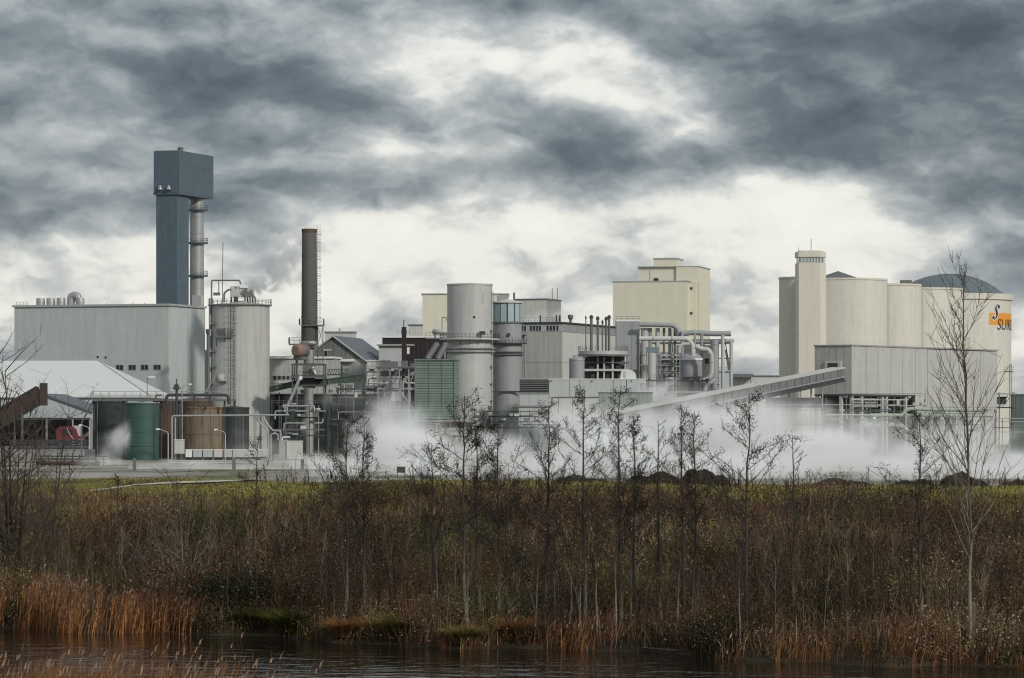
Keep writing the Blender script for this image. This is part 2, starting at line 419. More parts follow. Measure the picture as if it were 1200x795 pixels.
def build_water():
    mb = MB(); mb.v = [(-1500, 88, 0), (1500, 88, 0), (1500, 260, 0), (-1500, 260, 0)]; mb.f = [[0,1,2,3]]
    m = bpy.data.materials.new('river_water'); m.use_nodes = True; t = NT(m.node_tree)
    geo = t.n('ShaderNodeNewGeometry').outputs['Position']
    a = t.vmath('MULTIPLY', geo, (.8, 1.0, 1.0))
    n1 = t.noise(a, .8, 3, .5, .3); n2 = t.noise(t.vmath('MULTIPLY', geo, (.3, .12, 1)), .8, 3, .5)
    n3 = t.noise(a, 4.5, 3, .6, .3)
    h = t.math('ADD', t.math('ADD', n1, t.math('MULTIPLY', n2, 1.2)), t.math('MULTIPLY', n3, .08))
    bn = t.n('ShaderNodeBump'); bn.inputs['Strength'].default_value = .42; bn.inputs['Distance'].default_value = .17; t.put(bn.inputs['Height'], h)
    p = t.n('ShaderNodeBsdfPrincipled'); p.inputs['Base Color'].default_value = (.006, .007, .0065, 1); p.inputs['Roughness'].default_value = .02
    p.inputs['IOR'].default_value = 1.33; t.put(p.inputs['Normal'], bn.outputs[0])
    o = t.n('ShaderNodeOutputMaterial'); t.t.links.new(p.outputs[0], o.inputs[0])
    tag(mb.build('river_water', m), kind='structure')
build_water()

# ------------------------------------------------------------------ white block building with the blue tower behind it
def panels(t, x0, x1, z0, z1, y, wd, m, face='front', gap=.05, th=.12, name='panel', base=None):
    """cladding panels, one object each, sharing one mesh; y is the wall plane"""
    n = max(1, round((x1-x0)/wd)); pw = (x1-x0)/n
    mb = MB(); mb.bx(gap/2, pw-gap/2, -th, 0, 0, z1-z0) if face == 'front' else mb.bx(0, th, gap/2, pw-gap/2, 0, z1-z0)
    me = mb.mesh(name, m)
    for k in range(n):
        o = bpy.data.objects.new(name, me); link(o, base or t.o)
        o.location = (x0+k*pw, y, z0) if face == 'front' else (y, x0+k*pw, z0)

t = T('block_building', 'tall windowless white factory block with roof ventilators in front of the blue tower', 'building', 197, 1000, YAW)
Lf, Ls = -t.along(17), t.deep(240); zt = t.z(358.5)
t.mb().bx(-Lf, 0, 0, Ls, 0, zt).build('wall', white_clad)
panels(t, -Lf, 0, .1, zt-.3, 0, 2.9, white_clad, gap=.02); panels(t, .02, Ls, .1, zt-.3, 0, 2.9, white_clad, 'side', gap=.02)
m = t.mb(); m.bx(-Lf-.5, .5, -.5, .2, zt, zt+.55).bx(.2, .5, .2, Ls+.3, zt, zt+.55).bx(-Lf-.5, -Lf-.2, .2, Ls+.3, zt, zt+.55).bx(-Lf-.2, .2, .2, Ls+.3, zt+.05, zt+.3); m.build('roof_trim', trim_grey)
for k in range(4):
    xa = t.along(136+14.6*k); window(t, xa, t.along(145.2+14.6*k), t.z(434), t.z(427.3), -.12, bars=1)
ya, yb = t.deep(201), t.deep(206.5)
window(t, ya, yb, t.z(440), t.z(424.5), .12, 'side'); window(t, t.deep(199), t.deep(203.5), t.z(404.5), t.z(398.5), .12, 'side')
for px, py in ((115, 418), (124.3, 418.5)):
    t.mb().tube([(t.along(px), -.3, t.z(py)), (t.along(px), 0, t.z(py))], .28, 10).build('wall_vent', steel_dark)
for px in (36, 48, 60, 82.5):
    xc = t.along(px); hh = 10.2*t.s
    m = t.mb(); m.lathe(xc, 6, [(1.15, zt+.3), (1.15, zt+.3+hh*.9), (1.05, zt+.3+hh)], 20); m.lathe(xc, 6, [(1.2, zt+1.3), (1.2, zt+1.4)], 20); m.build('roof_ventilator', galv)
xc = t.along(73)
t.mb().tube(round_path([Vector((xc-.3, 6, zt)), Vector((xc-.3, 6, zt+3.2)), Vector((xc+1.7, 6, zt+3.2)), Vector((xc+1.9, 6, zt+1.7))], 1.2), 1.0, 14).build('roof_duct', galv)
m = t.mb(); m.rail([(-Lf+.3, .6, zt+.3), (t.along(31), .6, zt+.3)], 1.1, 1.2, .05); m.build('roof_railing', galv_dark)
for px in (122, 152, 166): t.mb().tube([(t.along(px), 2, zt), (t.along(px), 2, zt+.9)], .12, 6).build('vent_pipe', galv)

t = T('blue_tower', 'tall slab tower clad in dark blue with an overhanging head box', 'tower', 207, 1050, YAW)
sl, sr = t.along(183), t.deep(221); zt = t.z(226)
t.mb().bx(sl, 0, 0, sr, 0, zt-.2).build('shaft', blue_paint)
hc = t.along(210.5)
hl, hr = t.along(181), None
o2 = t
hb = T.deep(t, 0)
# head box: same corner direction, longer to the right over the flue
dirx = t.deep(244)
t.mb().bx(hl, hc, -.5, dirx+1.5, zt-.2, t.z(177)).build('head_box', blue_paint)
rows = 11
for k in range(rows):
    z0, z1 = 25+(zt-.8-25)*k/rows, 25+(zt-.8-25)*(k+1)/rows
    panels(t, sl, 0, z0, z1-.03, -.001, 2.3, blue_paint, gap=.03, th=.06); panels(t, 0.02, sr, z0, z1-.03, .001, 2.3, blue_paint, 'side', gap=.03, th=.06)
zh = t.z(177)
for k in range(3):
    z0, z1 = zt+(zh-zt)*k/3, zt+(zh-zt)*(k+1)/3
    panels(t, hl, hc, z0, z1-.03, -.501, 2.3, blue_paint, gap=.03, th=.06); panels(t, -.48, dirx+1.5, z0, z1-.03, hc+.001, 2.3, blue_paint, 'side', gap=.03, th=.06)
m = t.mb(); m.bx(hl+.3, hc-.3, -.2, dirx+1.2, t.z(177), t.z(177)+.15); m.build('head_roof', slate)
t.mb().bx(hl-.06, hc+.06, -.56, dirx+1.56, zt-.5, zt-.2).build('head_edge', blue_paint)
for px in (189.5, 199.5):
    m = t.mb(); m.lathe(0, 0, [(.25, 1.2), (.7, .25), (.7, 0)], 10); m.build('wall_lamp', galv, loc=(t.along(px), -1.1, t.z(222.5)))
m = t.mb(); xq = hc-1.5; m.tube([(xq, 4, t.z(177)), (xq, 4, t.z(173))], .8, 10); m.lathe(xq, 4, [(.4, t.z(173)), (1.0, t.z(172.3)), (.2, t.z(171.3))], 10); m.build('roof_vent', galv_dark)
# flue standing on the free side under the overhang
fy = t.deep(229.5)+5.2
m = t.mb(); m.lathe(-1.9, fy, [(1.95, 0), (1.95, t.z(300)), (1.85, zt-.2)], 28)
for py in (250, 270, 292, 312, 335): m.lathe(-1.9, fy, [(2.0, t.z(py)-.12), (2.0, t.z(py)+.12)], 28)
m.build('flue', galv)
for py in (242, 281.5, 320.5):
    m = t.mb(); z = t.z(py); m.lathe(-1.9, fy, [(2.0, z-.2), (3.1, z-.2), (3.1, z+.25), (2.0, z+.25)], 24)
    pl = m.build('platform', blue_paint)
    m = t.mb(); P = [(-1.9+3.0*math.cos(a), fy+3.0*math.sin(a), z+.25) for a in np.linspace(-2.2, 1.6, 12)]; m.rail(P, 1.1, 1.5, .06); m.build('railing', galv, pl)
t.mb().bx(-2.4, .4, fy-2.3, fy-.9, t.z(358), t.z(344)).build('flue_box', white_clad)

# ------------------------------------------------------------------ white roofed hall and open shed at the left edge
t = T('storage_hall', 'low wide hall with a plain white hipped roof standing before the white block', 'building', 176, 925, R(-3))
xe = t.along(-60); ze = t.z(465); ry_ = 22.; dr = t.d+ry_; zr = EYE-GZ+(HOR-422.5)*dr/F; xr = (104-600)/F*dr-t.o.location[0]+1.0
t.mb().bx(xe, -.4, .4, 2*ry_-.4, 0, ze-.1).build('wall', white_clad)
n = 20; me = MB().bx(.03, (-.4-xe)/n-.03, 0, .1, .1, ze-.2).mesh('panel', white_clad)
for k in range(n): o = bpy.data.objects.new('panel', me); link(o, t.o); o.location = (xe+(-.4-xe)*k/n, .295, 0)
m = t.mb(); i = m.addv([(xe-.4, -.2, ze), (.3, -.2, ze), (xr, ry_, zr), (xe-.4, ry_, zr), (.3, 2*ry_+.2, ze), (xe-.4, 2*ry_+.2, ze), (xe-.4, -.2, ze-.3), (.3, -.2, ze-.3), (.3, 2*ry_+.2, ze-.3), (xe-.4, 2*ry_+.2, ze-.3)])
m.f = [[0,1,2,3], [1,4,2], [4,5,3,2], [0,6,7,1], [1,7,8,4], [6,9,8,7], [0,3,5,9,6], [4,8,9,5]]; m.build('roof', white_roof)
m = t.mb(); m.tube([(xe, ry_, zr+.05), (xr, ry_, zr+.05)], .14, 6); m.build('ridge_cap', trim_grey)
m = t.mb(); m.tube([(xr, ry_, zr+.02), (.3, -.2, ze+.03)], .13, 6); m.build('hip_cap', trim_grey)
t.mb().bx(xe-.4, .3, -.42, -.21, ze-.28, ze-.06).build('gutter', trim_grey)

t = T('open_shed', 'open fronted gable shed with pale blue grey gable over a dark bay', 'shed', 52, 880, R(-6))
g = [( -14.5, t.z(485)), (0-.3, t.z(463)), (11.2, t.z(483.5))]
zb = t.z(491.3)
m = t.mb(); m.prism([(-14.5, zb), (11.0, zb), (11.0, g[2][1]), (-.3, g[1][1]), (-14.5, g[0][1])], 0, .3, 'y'); m.build('gable_wall', grey_clad)
m = t.mb()
m.prism([(11.6, g[2][1]-.2), (11.6, g[2][1]+.1), (-.3, g[1][1]+.35), (-.3, g[1][1]+.02)], -.5, 24, 'y'); m.prism([(-15.1, g[0][1]-.2), (-15.1, g[0][1]+.1), (-.31, g[1][1]+.35), (-.31, g[1][1]+.02)], -.5, 24, 'y'); m.build('roof', slate)
t.mb().bx(-14.5, 11, 22, 22.3, 0, zb).build('back_wall', conc_dark)
t.mb().bx(-14.5, -14.2, .4, 22, 0, zb).build('side_wall', conc_dark); t.mb().bx(10.7, 11, .4, 22, 0, zb).build('side_wall', conc_dark)
for x in (-14, -7, .5, 6.6, 10.6): t.mb().bx(x-.18, x+.18, 0, .36, 0, zb).build('post', grey_post)
t.mb().bx(6.9, 8.4, .1, .3, .4, zb-1.5).build('door_leaf', conc_light)
t.mb().bx(-14.2, 10.7, -.1, .1, zb, zb+.3).build('lintel', steel_dark)

def box_conveyor():
    t = T('loading_conveyor', 'rusty dark brown box conveyor rising over the yard', 'conveyor', 48, 870)
    a, c = Vector((-22, 3, t.z(528))), Vector((0, 0, t.z(462)))
    dx = (c-a).normalized(); up = Vector((-dx.z, 0, dx.x)).normalized(); wd = Vector((0, 2.4, 0)); hh = 1.9
    m = t.mb()
    def bar(p, q, e0, e1, y0, y1): 
        m.quadbox([p+up*e0+Vector((0,y0,0)), q+up*e0+Vector((0,y0,0)), q+up*e0+Vector((0,y1,0)), p+up*e0+Vector((0,y1,0)), p+up*e1+Vector((0,y0,0)), q+up*e1+Vector((0,y0,0)), q+up*e1+Vector((0,y1,0)), p+up*e1+Vector((0,y1,0))])
    bar(a, c, -hh, hh, 0, .15); bar(a, c, -hh, hh, 2.4, 2.55); bar(a, c, -hh, -hh+.2, .15, 2.4); m.build('trough', rust_dark)
    n = 11
    for k in range(n+1):
        p = a.lerp(c, k/n); m = t.mb(); q = p+dx*.16; bar(p, q, -hh, hh, -.12, 0); m.build('rib', rust_dark)
    m = t.mb(); bar(a, c, hh, hh+.25, -.15, .1); bar(a, c, -hh-.25, -hh, -.15, .1); m.build('rim', steel_dark)
    m = t.mb(); m.bx(-.3, 1.2, -.2, 2.6, c.z-2.6, c.z+2.5); m.build('head_box', rust_dark)
    for k in (.45, .8):
        p = a.lerp(c, k); m = t.mb(); m.tube([(p.x, .4, 0), (p.x, .4, p.z-hh)], .16, 6); m.tube([(p.x, 2.2, 0), (p.x, 2.2, p.z-hh)], .16, 6); m.build('support', galv_dark)
rust_dark = mat('dark_rusty_steel', (.055, .042, .038), .8, streak=.4, stain=(.12, .07, .05), var=.25)
box_conveyor()

def tractor():
    t = T('red_truck', 'small red truck with rounded cab parked under the open shed', 'truck', 78, 868, R(14), base=3.5); t.o.scale = (1.2, 1.2, 1.2)
    m = t.mb(); m.prism([(-2.0, .9), (2.0, .9), (2.1, 1.9), (1.7, 3.3), (.9, 3.75), (-1.1, 3.75), (-1.9, 3.2), (-2.1, 1.9)], -1.1, 1.1, 'y'); m.build('cab', red_paint)
    m = t.mb(); m.prism([(-1.0, 2.1), (1.0, 2.1), (.9, 3.2), (-.8, 3.2)], -1.15, -1.1, 'y'); m.build('window', glass_dark)
    t.mb().bx(2.0, 3.2, -.9, .9, .9, 2.0).build('bonnet', red_paint)
    m = t.mb(); m.tube([(-.2, -1.25, 3.6), (.4, -1.25, 2.3), (1.2, -1.25, 1.2), (3.0, -1.2, 1.3)], .07, 6); m.build('hose', conc_light)
    t.mb().bx(-5.2, -2.1, -1.0, 1.0, .8, 1.3).build('load_bed', steel_dark)
    for x in (-4.4, -1.2, 2.2):
        for y in (-1.15, .85):
            m = t.mb(); m.tube([(x, y, .55), (x, y+.3, .55)], .55, 14); wh = m.build('wheel', rubber)
            m = t.mb(); m.tube([(x, y-.03, .55), (x, y+.33, .55)], .24, 10); m.build('hub', galv, wh)
    t.mb().bx(3.15, 3.25, -.8, -.5, 1.2, 1.5).build('headlight', glass_blue); t.mb().bx(3.15, 3.25, .5, .8, 1.2, 1.5).build('headlight', glass_blue)
tractor()
m = MB(); m.bx(-122, -92, 856, 900, GZ, 3.45); tag(m.build('dock_pavement', conc_dark), kind='structure')

def yard_fence(name, label, px0, px1, d, pyt, pyb, m_, step=2.2, mesh_bars=6, solid=False):
    t = T(name, label, 'fence', (px0+px1)/2, d)
    x0, x1 = t.x(px0), t.x(px1); h = (pyb-pyt)*t.s; zb = t.z(pyb)
    n = max(2, round((x1-x0)/step))
    for k in range(n+1):
        x = x0+(x1-x0)*k/n; t.mb().bx(x-.07, x+.07, -.07, .07, max(0, zb-.5), zb+h).build('post', m_)
    for q in range(mesh_bars):
        z = zb+h*(q+.5)/mesh_bars
        if solid: t.mb().bx(x0, x1, .09, .14, z-h/mesh_bars*.42, z+h/mesh_bars*.42).build('board', m_)
        else: t.mb().tube([(x0, -.1, z), (x1, -.1, z)], .045, 4).build('rail', m_)
    return t
yard_fence('yard_fence', 'dark boarded fence in front of the open shed', 12, 103, 842, 515, 527, steel_dark, 3.0, 4, True)
yard_fence('guard_rail', 'low grey guard rail along the yard road by the shed', 14, 104, 815, 525.5, 529.5, galv_dark, 3.5, 2)

def scrap(px, py, d, label):
    t = T('feed_machine', label, 'machine', px, d)
    rnd = random.Random(int(px))
    m = t.mb()
    for k in range(3): m.tube([(-7, k*.5, .6+.55*k), (6, k*.5, .5+.55*k)], .1, 5)
    for k in range(10): x = -7+k*1.4; m.tube([(x, 0, 0), (x+rnd.uniform(-.3,.3), 0, rnd.uniform(1.3, 2.4))], .1, 5)
    m.build('frame', steel_dark)
    t.mb().bx(2.2, 4.0, -.4, .8, 1.2, 2.9).build('hopper', galv_dark)
    m = t.mb(); m.tube([(-6.5, -.5, .45), (5, -.5, .35)], .3, 8); m.build('shaft', rust_dark)
    for x in (-5, 0, 4.5): t.mb().tube([(x, -.7, .45), (x, -.3, .45)], .45, 12).build('wheel', rubber)
scrap(85, 548, 690, 'low dark steel frame machine with a small hopper on the yard grass')

# ------------------------------------------------------------------ tank group with walkway
def tank(name, label, px0, px1, pyt, d, m_, rings=0, group=None, rim=True, pyb=None):
    t = T(name, label, 'tank', (px0+px1)/2, d, group=group); r = (px1-px0)/2*t.s; zt = t.z(pyt)
    m = t.mb(); m.lathe(0, 0, [(r, 0), (r, zt), (r*.98, zt+.02), (.01, zt+r*.12)], 40); m.build('shell', m_)
    if rim: t.mb().lathe(0, 0, [(r+.02, zt-.25), (r+.14, zt-.22), (r+.14, zt+.08), (r+.02, zt+.1)], 40).build('rim', m_)
    for k in range(rings):
        z = zt*(k+1)/(rings+1); t.mb().lathe(0, 0, [(r, z-.1), (r+.09, z-.07), (r+.09, z+.07), (r, z+.1)], 40).build('hoop', m_)
    return t, r, zt
t, r, zt = tank('dark_tank', 'near black tank under the walkway, left of the green tank', 109, 149, 471, 822, tank_dark, 1)
m = t.mb(); m.tube([(-r*.65, -r*.8, .2), (-r*.65, -r*.8, zt)], .12, 6); m.build('pipe', galv_dark)
t, r, zt = tank('green_tank', 'dark green round tank with pale hoops, wisps of steam beside it', 147, 186.5, 472.5, 800, tank_green, 3)
m = t.mb(); m.lathe(0, 0, [(r+.15, zt-.05), (r+.2, zt-.05), (r+.2, zt+.12), (r+.15, zt+.12)], 40); m.build('top_hoop', galv)
m = t.mb(); m.tube([(r*.8, -r*.66, 0), (r*.8, -r*.66, zt)], .09, 6); m.build('downpipe', galv_dark)
t, r, zt = tank('rust_tank', 'rust red tank squeezed between the green tank and the dark pipe stack', 180, 214, 470, 828, rust, 1)
t, r, zt = tank('wide_rust_tank', 'wide rust streaked tank behind the row of white trailers', 212, 263, 478, 812, rust2, 1)
t, r, zt = tank('tall_rust_tank', 'upright dark rusty tank set behind the wide streaked tank', 214, 250, 468, 850, rust, 0)
t, r, zt = tank('slate_tank', 'blue grey tank half hidden by vapour at the foot of the pale tall tank', 254, 292, 478, 832, tank_dark, 0)

t = T('tank_walkway', 'steel walkway with railings running over the dark tanks', 'walkway', 190, 812)
m = t.mb(); m.box(110, 277, 468.2, 470.3, -3.0, -1.0); m.build('deck', galv_dark)
m = t.mb(); m.railpx([(110, 468.2, -3.0), (277, 468.2, -3.0)], 9, 1.7, .06, 3); m.build('railing', galv)
m = t.mb(); m.railpx([(110, 468.2, -1.0), (277, 468.2, -1.0)], 9, 3.4, .05, 2); m.build('railing', galv_dark)
for px in (111, 146.5, 190, 211, 264, 276): t.mb().tube([(t.x(px), -2.0, 0), (t.x(px), -2.0, t.z(470))], .2, 8).build('post', steel_dark)
a, c = Vector((t.x(97), -2, t.z(496))), Vector((t.x(111), -2, t.z(469)))
m = t.mb(); 
for y in (-2.9, -1.6): m.tube([(a.x, y, a.z), (c.x, y, c.z)], .12, 5); m.tube([(a.x, y, a.z+1.9), (c.x, y, c.z+1.9)], .06, 4)
for k in range(14): p = a.lerp(c, k/13); m.bx(p.x-.15, p.x+.15, -2.9, -1.6, p.z-.03, p.z+.03)
m.build('stair', galv_dark)
m = t.mb(); m.tube([(a.x, -2.9, 0), (a.x, -2.9, a.z)], .12, 6); m.tube([(a.x, -1.6, 0), (a.x, -1.6, a.z)], .12, 6); m.build('stair_post', galv_dark)

t = T('steam_main', 'black pipe lying across the tank tops with short drop legs', 'pipe', 225, 806)
m = t.mb(); m.pipe([(195, 474, 0), (195, 463, 0), (268, 463, 0), (268, 474, 0)], 1.8, 10, 5); m.build('pipe_run', steel_dark)
for px in (228, 246): t.mb().pipe([(px, 463), (px, 475)], 1.3, 8).build('drop_leg', steel_dark)
m = t.mb(); m.pipe([(182.5, 468, -.5), (182.5, 463.5, -.5), (190, 463.5, -.5)], 1.0, 8, 3); m.build('vent_elbow', galv_dark)
t = T('pipe_stack', 'bundle of black upright pipes with a valve head beside the rusty tanks', 'pipes', 207, 800)
for px, top in ((203.5, 470), (207, 450), (210.5, 474)): t.mb().pipe([(px, top), (px, 540)], 1.5, 8).build('riser', steel_dark)
m = t.mb(); m.box(204, 209.5, 451, 457, -.6, .6); m.pipe([(207, 458), (207, 444)], .7, 6); m.pipe([(202, 455), (212, 455)], .8, 6); m.build('valve_head', steel_dark)

# ------------------------------------------------------------------ street lamps, posts and small yard things
def lamp(px, pyt, pyb, arm, d, label, head=True):
    t = T('street_lamp', label, 'street lamp', px, d, group='street lamps of the factory yard'); t.o.location.z = GZ
    zt = t.z(pyt); L = arm*t.s; hx = abs(L)
    m = t.mb(); pts = [(0, 0, 0), (0, 0, zt-hx*.25), (L*.12, 0, zt-hx*.1), (L*.6, 0, zt+hx*.08), (L*.8, 0, zt+hx*.1)]
    m.tube(pts, [.13, .1, .09, .08, .08], 7); m.build('pole', galv)
    m = t.mb(); a, c = sorted((L*.75, L*1.08)); z = zt+hx*.1
    m.quadbox([(a, -.22, z-.05), (c, -.22, z+.0), (c, .22, z+.0), (a, .22, z-.05), (a, -.15, z+.22), (c, -.12, z+.2), (c, .12, z+.2), (a, .15, z+.22)]); m.build('lamp_head', white_paint)
lamp(197, 505, 545, -13, 700, 'grey lamp bent to the left, directly in front of the green tank')
lamp(264, 505.5, 550, -12, 690, 'grey lamp bent to the left, in front of the white trailers')
lamp(104.5, 500, 535, -11, 760, 'grey lamp bent to the left, beside the open shed and steam wisp')
lamp(213.5, 452, 535, 10.5, 790, 'tallest lamp with its arm to the right, beside the black pipe bundle')
t = T('walkway_lamp', 'small lamp on a short pole above the tank walkway', 'lamp', 173.5, 811, base=7+GZ+(500-468)*811/F)
m = t.mb(); m.tube([(0, -2, 0), (0, -2, 4.2), (.4, -2, 4.6)], .08, 6); m.build('pole', galv_dark)
t.mb().bx(.2, 1.7, -2.2, -1.8, 4.5, 4.8).build('lamp_head', white_paint)

for px, top, d, lb in ((157.5, 537.5, 600, 'left of the green tank lamp, its left neighbour is the steam wisp'), (274, 536, 590, 'dark square post in front of the white trailers'), (354.5, 538, 590, 'dark square post at the right end of the pale basin edge')):
    t = T('gate_post', ('dark weathered post with rounded top below the green tank' if px < 200 else lb), 'post', px, d, group='dark posts along the basin')
    zt = t.z(top); w_ = .26
    m = t.mb(); m.bx(-w_, w_, -w_, w_, 0, zt-.12); m.build('shaft', grey_timber)
    m = t.mb(); m.quadbox([(-w_, -w_, zt-.12), (w_, -w_, zt-.12), (w_, w_, zt-.12), (-w_, w_, zt-.12), (-w_*.5, -w_*.5, zt), (w_*.5, -w_*.5, zt), (w_*.5, w_*.5, zt), (-w_*.5, w_*.5, zt)]); m.build('cap', grey_timber)

t = T('switch_cabinet', 'beige switch cabinet on legs at the foot of the black pipes', 'cabinet', 210.5, 770)
m = t.mb(); m.box(204.5, 216, 516, 532, -.6, .6); m.build('housing', conc_light)
m = t.mb(); m.box(204, 216.5, 515.2, 516, -.7, .7); m.build('roof', white_paint)
for a, c in ((205, 210.1), (210.4, 215.5)): t.mb().box(a, c, 517, 531, -.66, -.6).build('door', mat('beige_door_%d' % a, (.46, .45, .40), .6, rnd=.03) if False else conc_light)
for px in (206, 214): t.mb().box(px-.5, px+.5, 532, t.d and 545.5, -.2, .2).build('leg', galv_dark)
for k, (a, c) in enumerate(((217.5, 225), (226.5, 236.5), (238, 249), (251, 260.5), (262.5, 272), (272.8, 313))):
    cols = [white_paint, white_clad, grey_clad, conc_light, white_clad, white_clad][k]
    lab = ['short white box trailer next to the beige cabinet', 'white box trailer, second from the beige cabinet', 'pale blue box trailer in the row below the rusty tank', 'cream box trailer behind the curved yard lamp', 'white box trailer right of the yard lamp', 'long white box trailer fading into the steam'][k]
    t = T('box_trailer', lab, 'trailer', (a+c)/2, 778, group='box trailers parked in a row')
    m = t.mb(); m.box(a, c, 527.5, 536, 0, 2.4); m.build('body', cols)
    m = t.mb(); m.box(a-.2, c+.2, 526.8, 527.5, -.05, 2.45); m.build('roof', white_paint)
    m = t.mb()
    for q in np.linspace(a, c, max(3, int((c-a)/3)))[1:-1]: m.box(q-.15, q+.15, 528, 536, -.05, 0)
    m.build('rib', cols)
    for px in (a+(c-a)*.25, a+(c-a)*.75): t.mb().tube([(t.x(px), .1, .45), (t.x(px), .4, .45)], .45, 12).build('wheel', rubber)
    t.mb().box(a+.5, c-.5, 536, 537.5, .3, 2.1).build('chassis', steel_dark)

def basin(name, label, px0, px1, d, pyt, th=.6):
    t = T(name, label, 'wall', (px0+px1)/2, d); zt = t.z(pyt)
    L = t.x(px1)-t.x(px0); n = max(2, int(L/4)); me = MB().bx(.02, L/n-.02, 0, th, 0, zt).mesh('panel', conc_light)
    for k in range(n): o = bpy.data.objects.new('panel', me); link(o, t.o); o.location = (t.x(px0)+k*L/n, 0, 0)
    t.mb().bx(t.x(px0), t.x(px1), -.12, th+.12, zt+.002, zt+.25).build('coping', conc)
basin('basin_wall', 'low concrete basin wall across the yard below the trailers', 196, 420, 735, 541)
basin('basin_edge', 'pale concrete edge in the yard nearest the grass bank', 150, 380, 640, 546.5)

t = T('side_box', 'plain light grey housing standing in the vapour by the looping pipes', 'housing', 345, 770)
t.mb().box(336, 354, 517.5, 538, 0, 3).build('housing', conc_light); t.mb().box(327, 336, 516, 538, .4, 3).build('annex', conc_dark); t.mb().box(335.6, 354.4, 516.8, 517.5, -.1, 3.1).build('lid', white_paint)
t = T('pipe_bridge', 'long pale pipe carried on posts in front of the rusty tanks', 'pipe', 260, 785)
m = t.mb(); m.pipe([(201.5, 540, 0), (201.5, 487.5, 0), (339, 486.5, 0)], 1.1, 10, 3); m.build('pipe_run', galv)
t.mb().pipe([(205.2, 540, .3), (205.2, 489, .3)], .9, 8).build('riser', galv)
for q, (dx, dy) in enumerate(((0, 0), (7, 2))):
    m = t.mb(); m.pipe([(302.5+dx, 488, -.3), (302.5+dx, 493+dy, -.3), (314+dx*.7, 505+dy, -.3), (314+dx*.9, 540, -.3)] if q == 0 else [(309, 488, -.5), (311, 494, -.5), (320, 505, -.5), (329, 505, -.5), (329.5, 517, -.5)], 1.0, 9, 2.5); m.build('loop_pipe', galv)
m = t.mb(); m.pipe([(317.5, 540, -.4), (317.5, 508.5, -.4), (326, 508.5, -.4), (326, 516, -.4)], .9, 9, 3); m.build('loop_pipe', galv)
m = t.mb(); m.pipe([(330.5, 517, -.2), (331, 512.5, -.2), (340, 512.5, -.2)], .9, 9, 3); m.build('loop_pipe', white_paint)
for px in (240, 285, 335): t.mb().box(px-.5, px+.5, 488, 540, -.1, .1).build('support', galv_dark)

# ------------------------------------------------------------------ tall pale tank
t = T('tall_tank', 'tall stained white tank with a cluttered railed top, left of the chimney', 'tank', 281, 960)
r = 35*t.s; zt = t.z(357.5)
n = 8
for k in range(n):
    z0, z1 = zt*k/n, zt*(k+1)/n; t.mb().lathe(0, 0, [(r, z0), (r, z1-.05), (r-.03, z1-.05), (r-.03, z1)], 56).build('shell_course', tank_white)
m = t.mb(); m.lathe(0, 0, [(r+.02, zt-.3), (r+.55, zt-.3), (r+.55, zt+.0), (r+.02, zt)], 56); m.build('top_walkway', galv_dark)
t.mb().lathe(0, 0, [(r-.02, zt), (.02, zt+.9)], 40).build('roof', tank_grey)
P = [((r+.45)*math.cos(a), (r+.45)*math.sin(a), zt) for a in np.linspace(0, 2*math.pi, 37)]
t.mb().rail(P, 1.3, 1.5, .05, 2).build('railing', galv_dark)
yf = -r
m = t.mb(); m.box(270, 297.5, 336, 348.5, -1.5, 1.8); m.build('filter_box', tank_grey)
t.mb().box(281.5, 291, 335, 338, -1.8, 1.9).build('filter_lid', white_paint)
for px in (271, 276, 290, 296): t.mb().box(px-.5, px+.5, 348, 357, -1.2, 1.2).build('filter_leg', steel_dark)
for pts in ([(263.5, 355), (263.5, 344), (268.5, 340), (272, 340)], [(288, 354), (288, 345), (285, 341)], [(300, 356), (300, 350), (296, 345), (295, 340)], [(294, 356), (294, 350), (290, 344), (289, 338)]):
    t.mb().pipe([(p[0], p[1], -2.2) for p in pts], 1.1, 8, 2).build('duct', galv_dark)
t.mb().pipe([(277, 357, -1.6), (277, 348, -1.6)], 2.6, 10).build('hopper', steel_dark)
m = t.mb(); m.pipe([(249, 357, -3), (249, 329.3, -3), (282, 329.3, -3), (283, 334, -3)], .9, 8, 2); m.pipe([(257.5, 329.5, -3), (257.5, 346, -3)], .6, 6); m.build('vent_pipe', galv_dark)
m = t.mb(); m.pipe([(261.5, 356, -2), (261.5, 322, -2), (262, 285, -2)], .45, 6); m.build('lightning_mast', galv_dark)
t.mb().box(251, 259, 343.5, 347, -3.4, -2.6).build('floodlight', galv_dark)
m = t.mb(); m.tube([(t.x(247.5), -3.2, 0), (t.x(247.5), -3.2, t.z(350))], .35, 8); m.build('riser', galv)
m = t.mb(); m.tube([(t.x(250.5), -4.6, 0), (t.x(250.5), -4.6, t.z(350))], .14, 8); m.build('riser', galv_dark)
def yat(px): return -math.sqrt(max(0, r*r-t.x(px)**2))
lx = t.x(275.5); ly = yat(275.5)-.5
m = t.mb(); 
for dx in (-.55, .55): m.tube([(lx+dx, ly, 3), (lx+dx, ly, zt+1)], .07, 5)
for k in range(int(zt/.7)): m.tube([(lx-.55, ly, 3+k*.65), (lx+.55, ly, 3+k*.65)], .04, 4)
for k in range(int(zt/1.6)): z = 4+k*1.5; m.tube([(lx+.8*math.cos(a), ly-.35+.8*math.sin(a), z) for a in np.linspace(math.pi*1.0, math.pi*2.0, 6)], .05, 4)
m.build('caged_ladder', steel_dark)
m = t.mb(); m.box(253, 275, 395, 396.8, yat(262)-1.4, yat(258)+1.0); dk = m.build('side_platform', galv_dark)
m = t.mb(); m.railpx([(253, 395, yat(262)-1.4), (275, 395, yat(262)-1.4)], 8.5, 1.3, .06, 3); m.build('railing', steel_dark, dk)
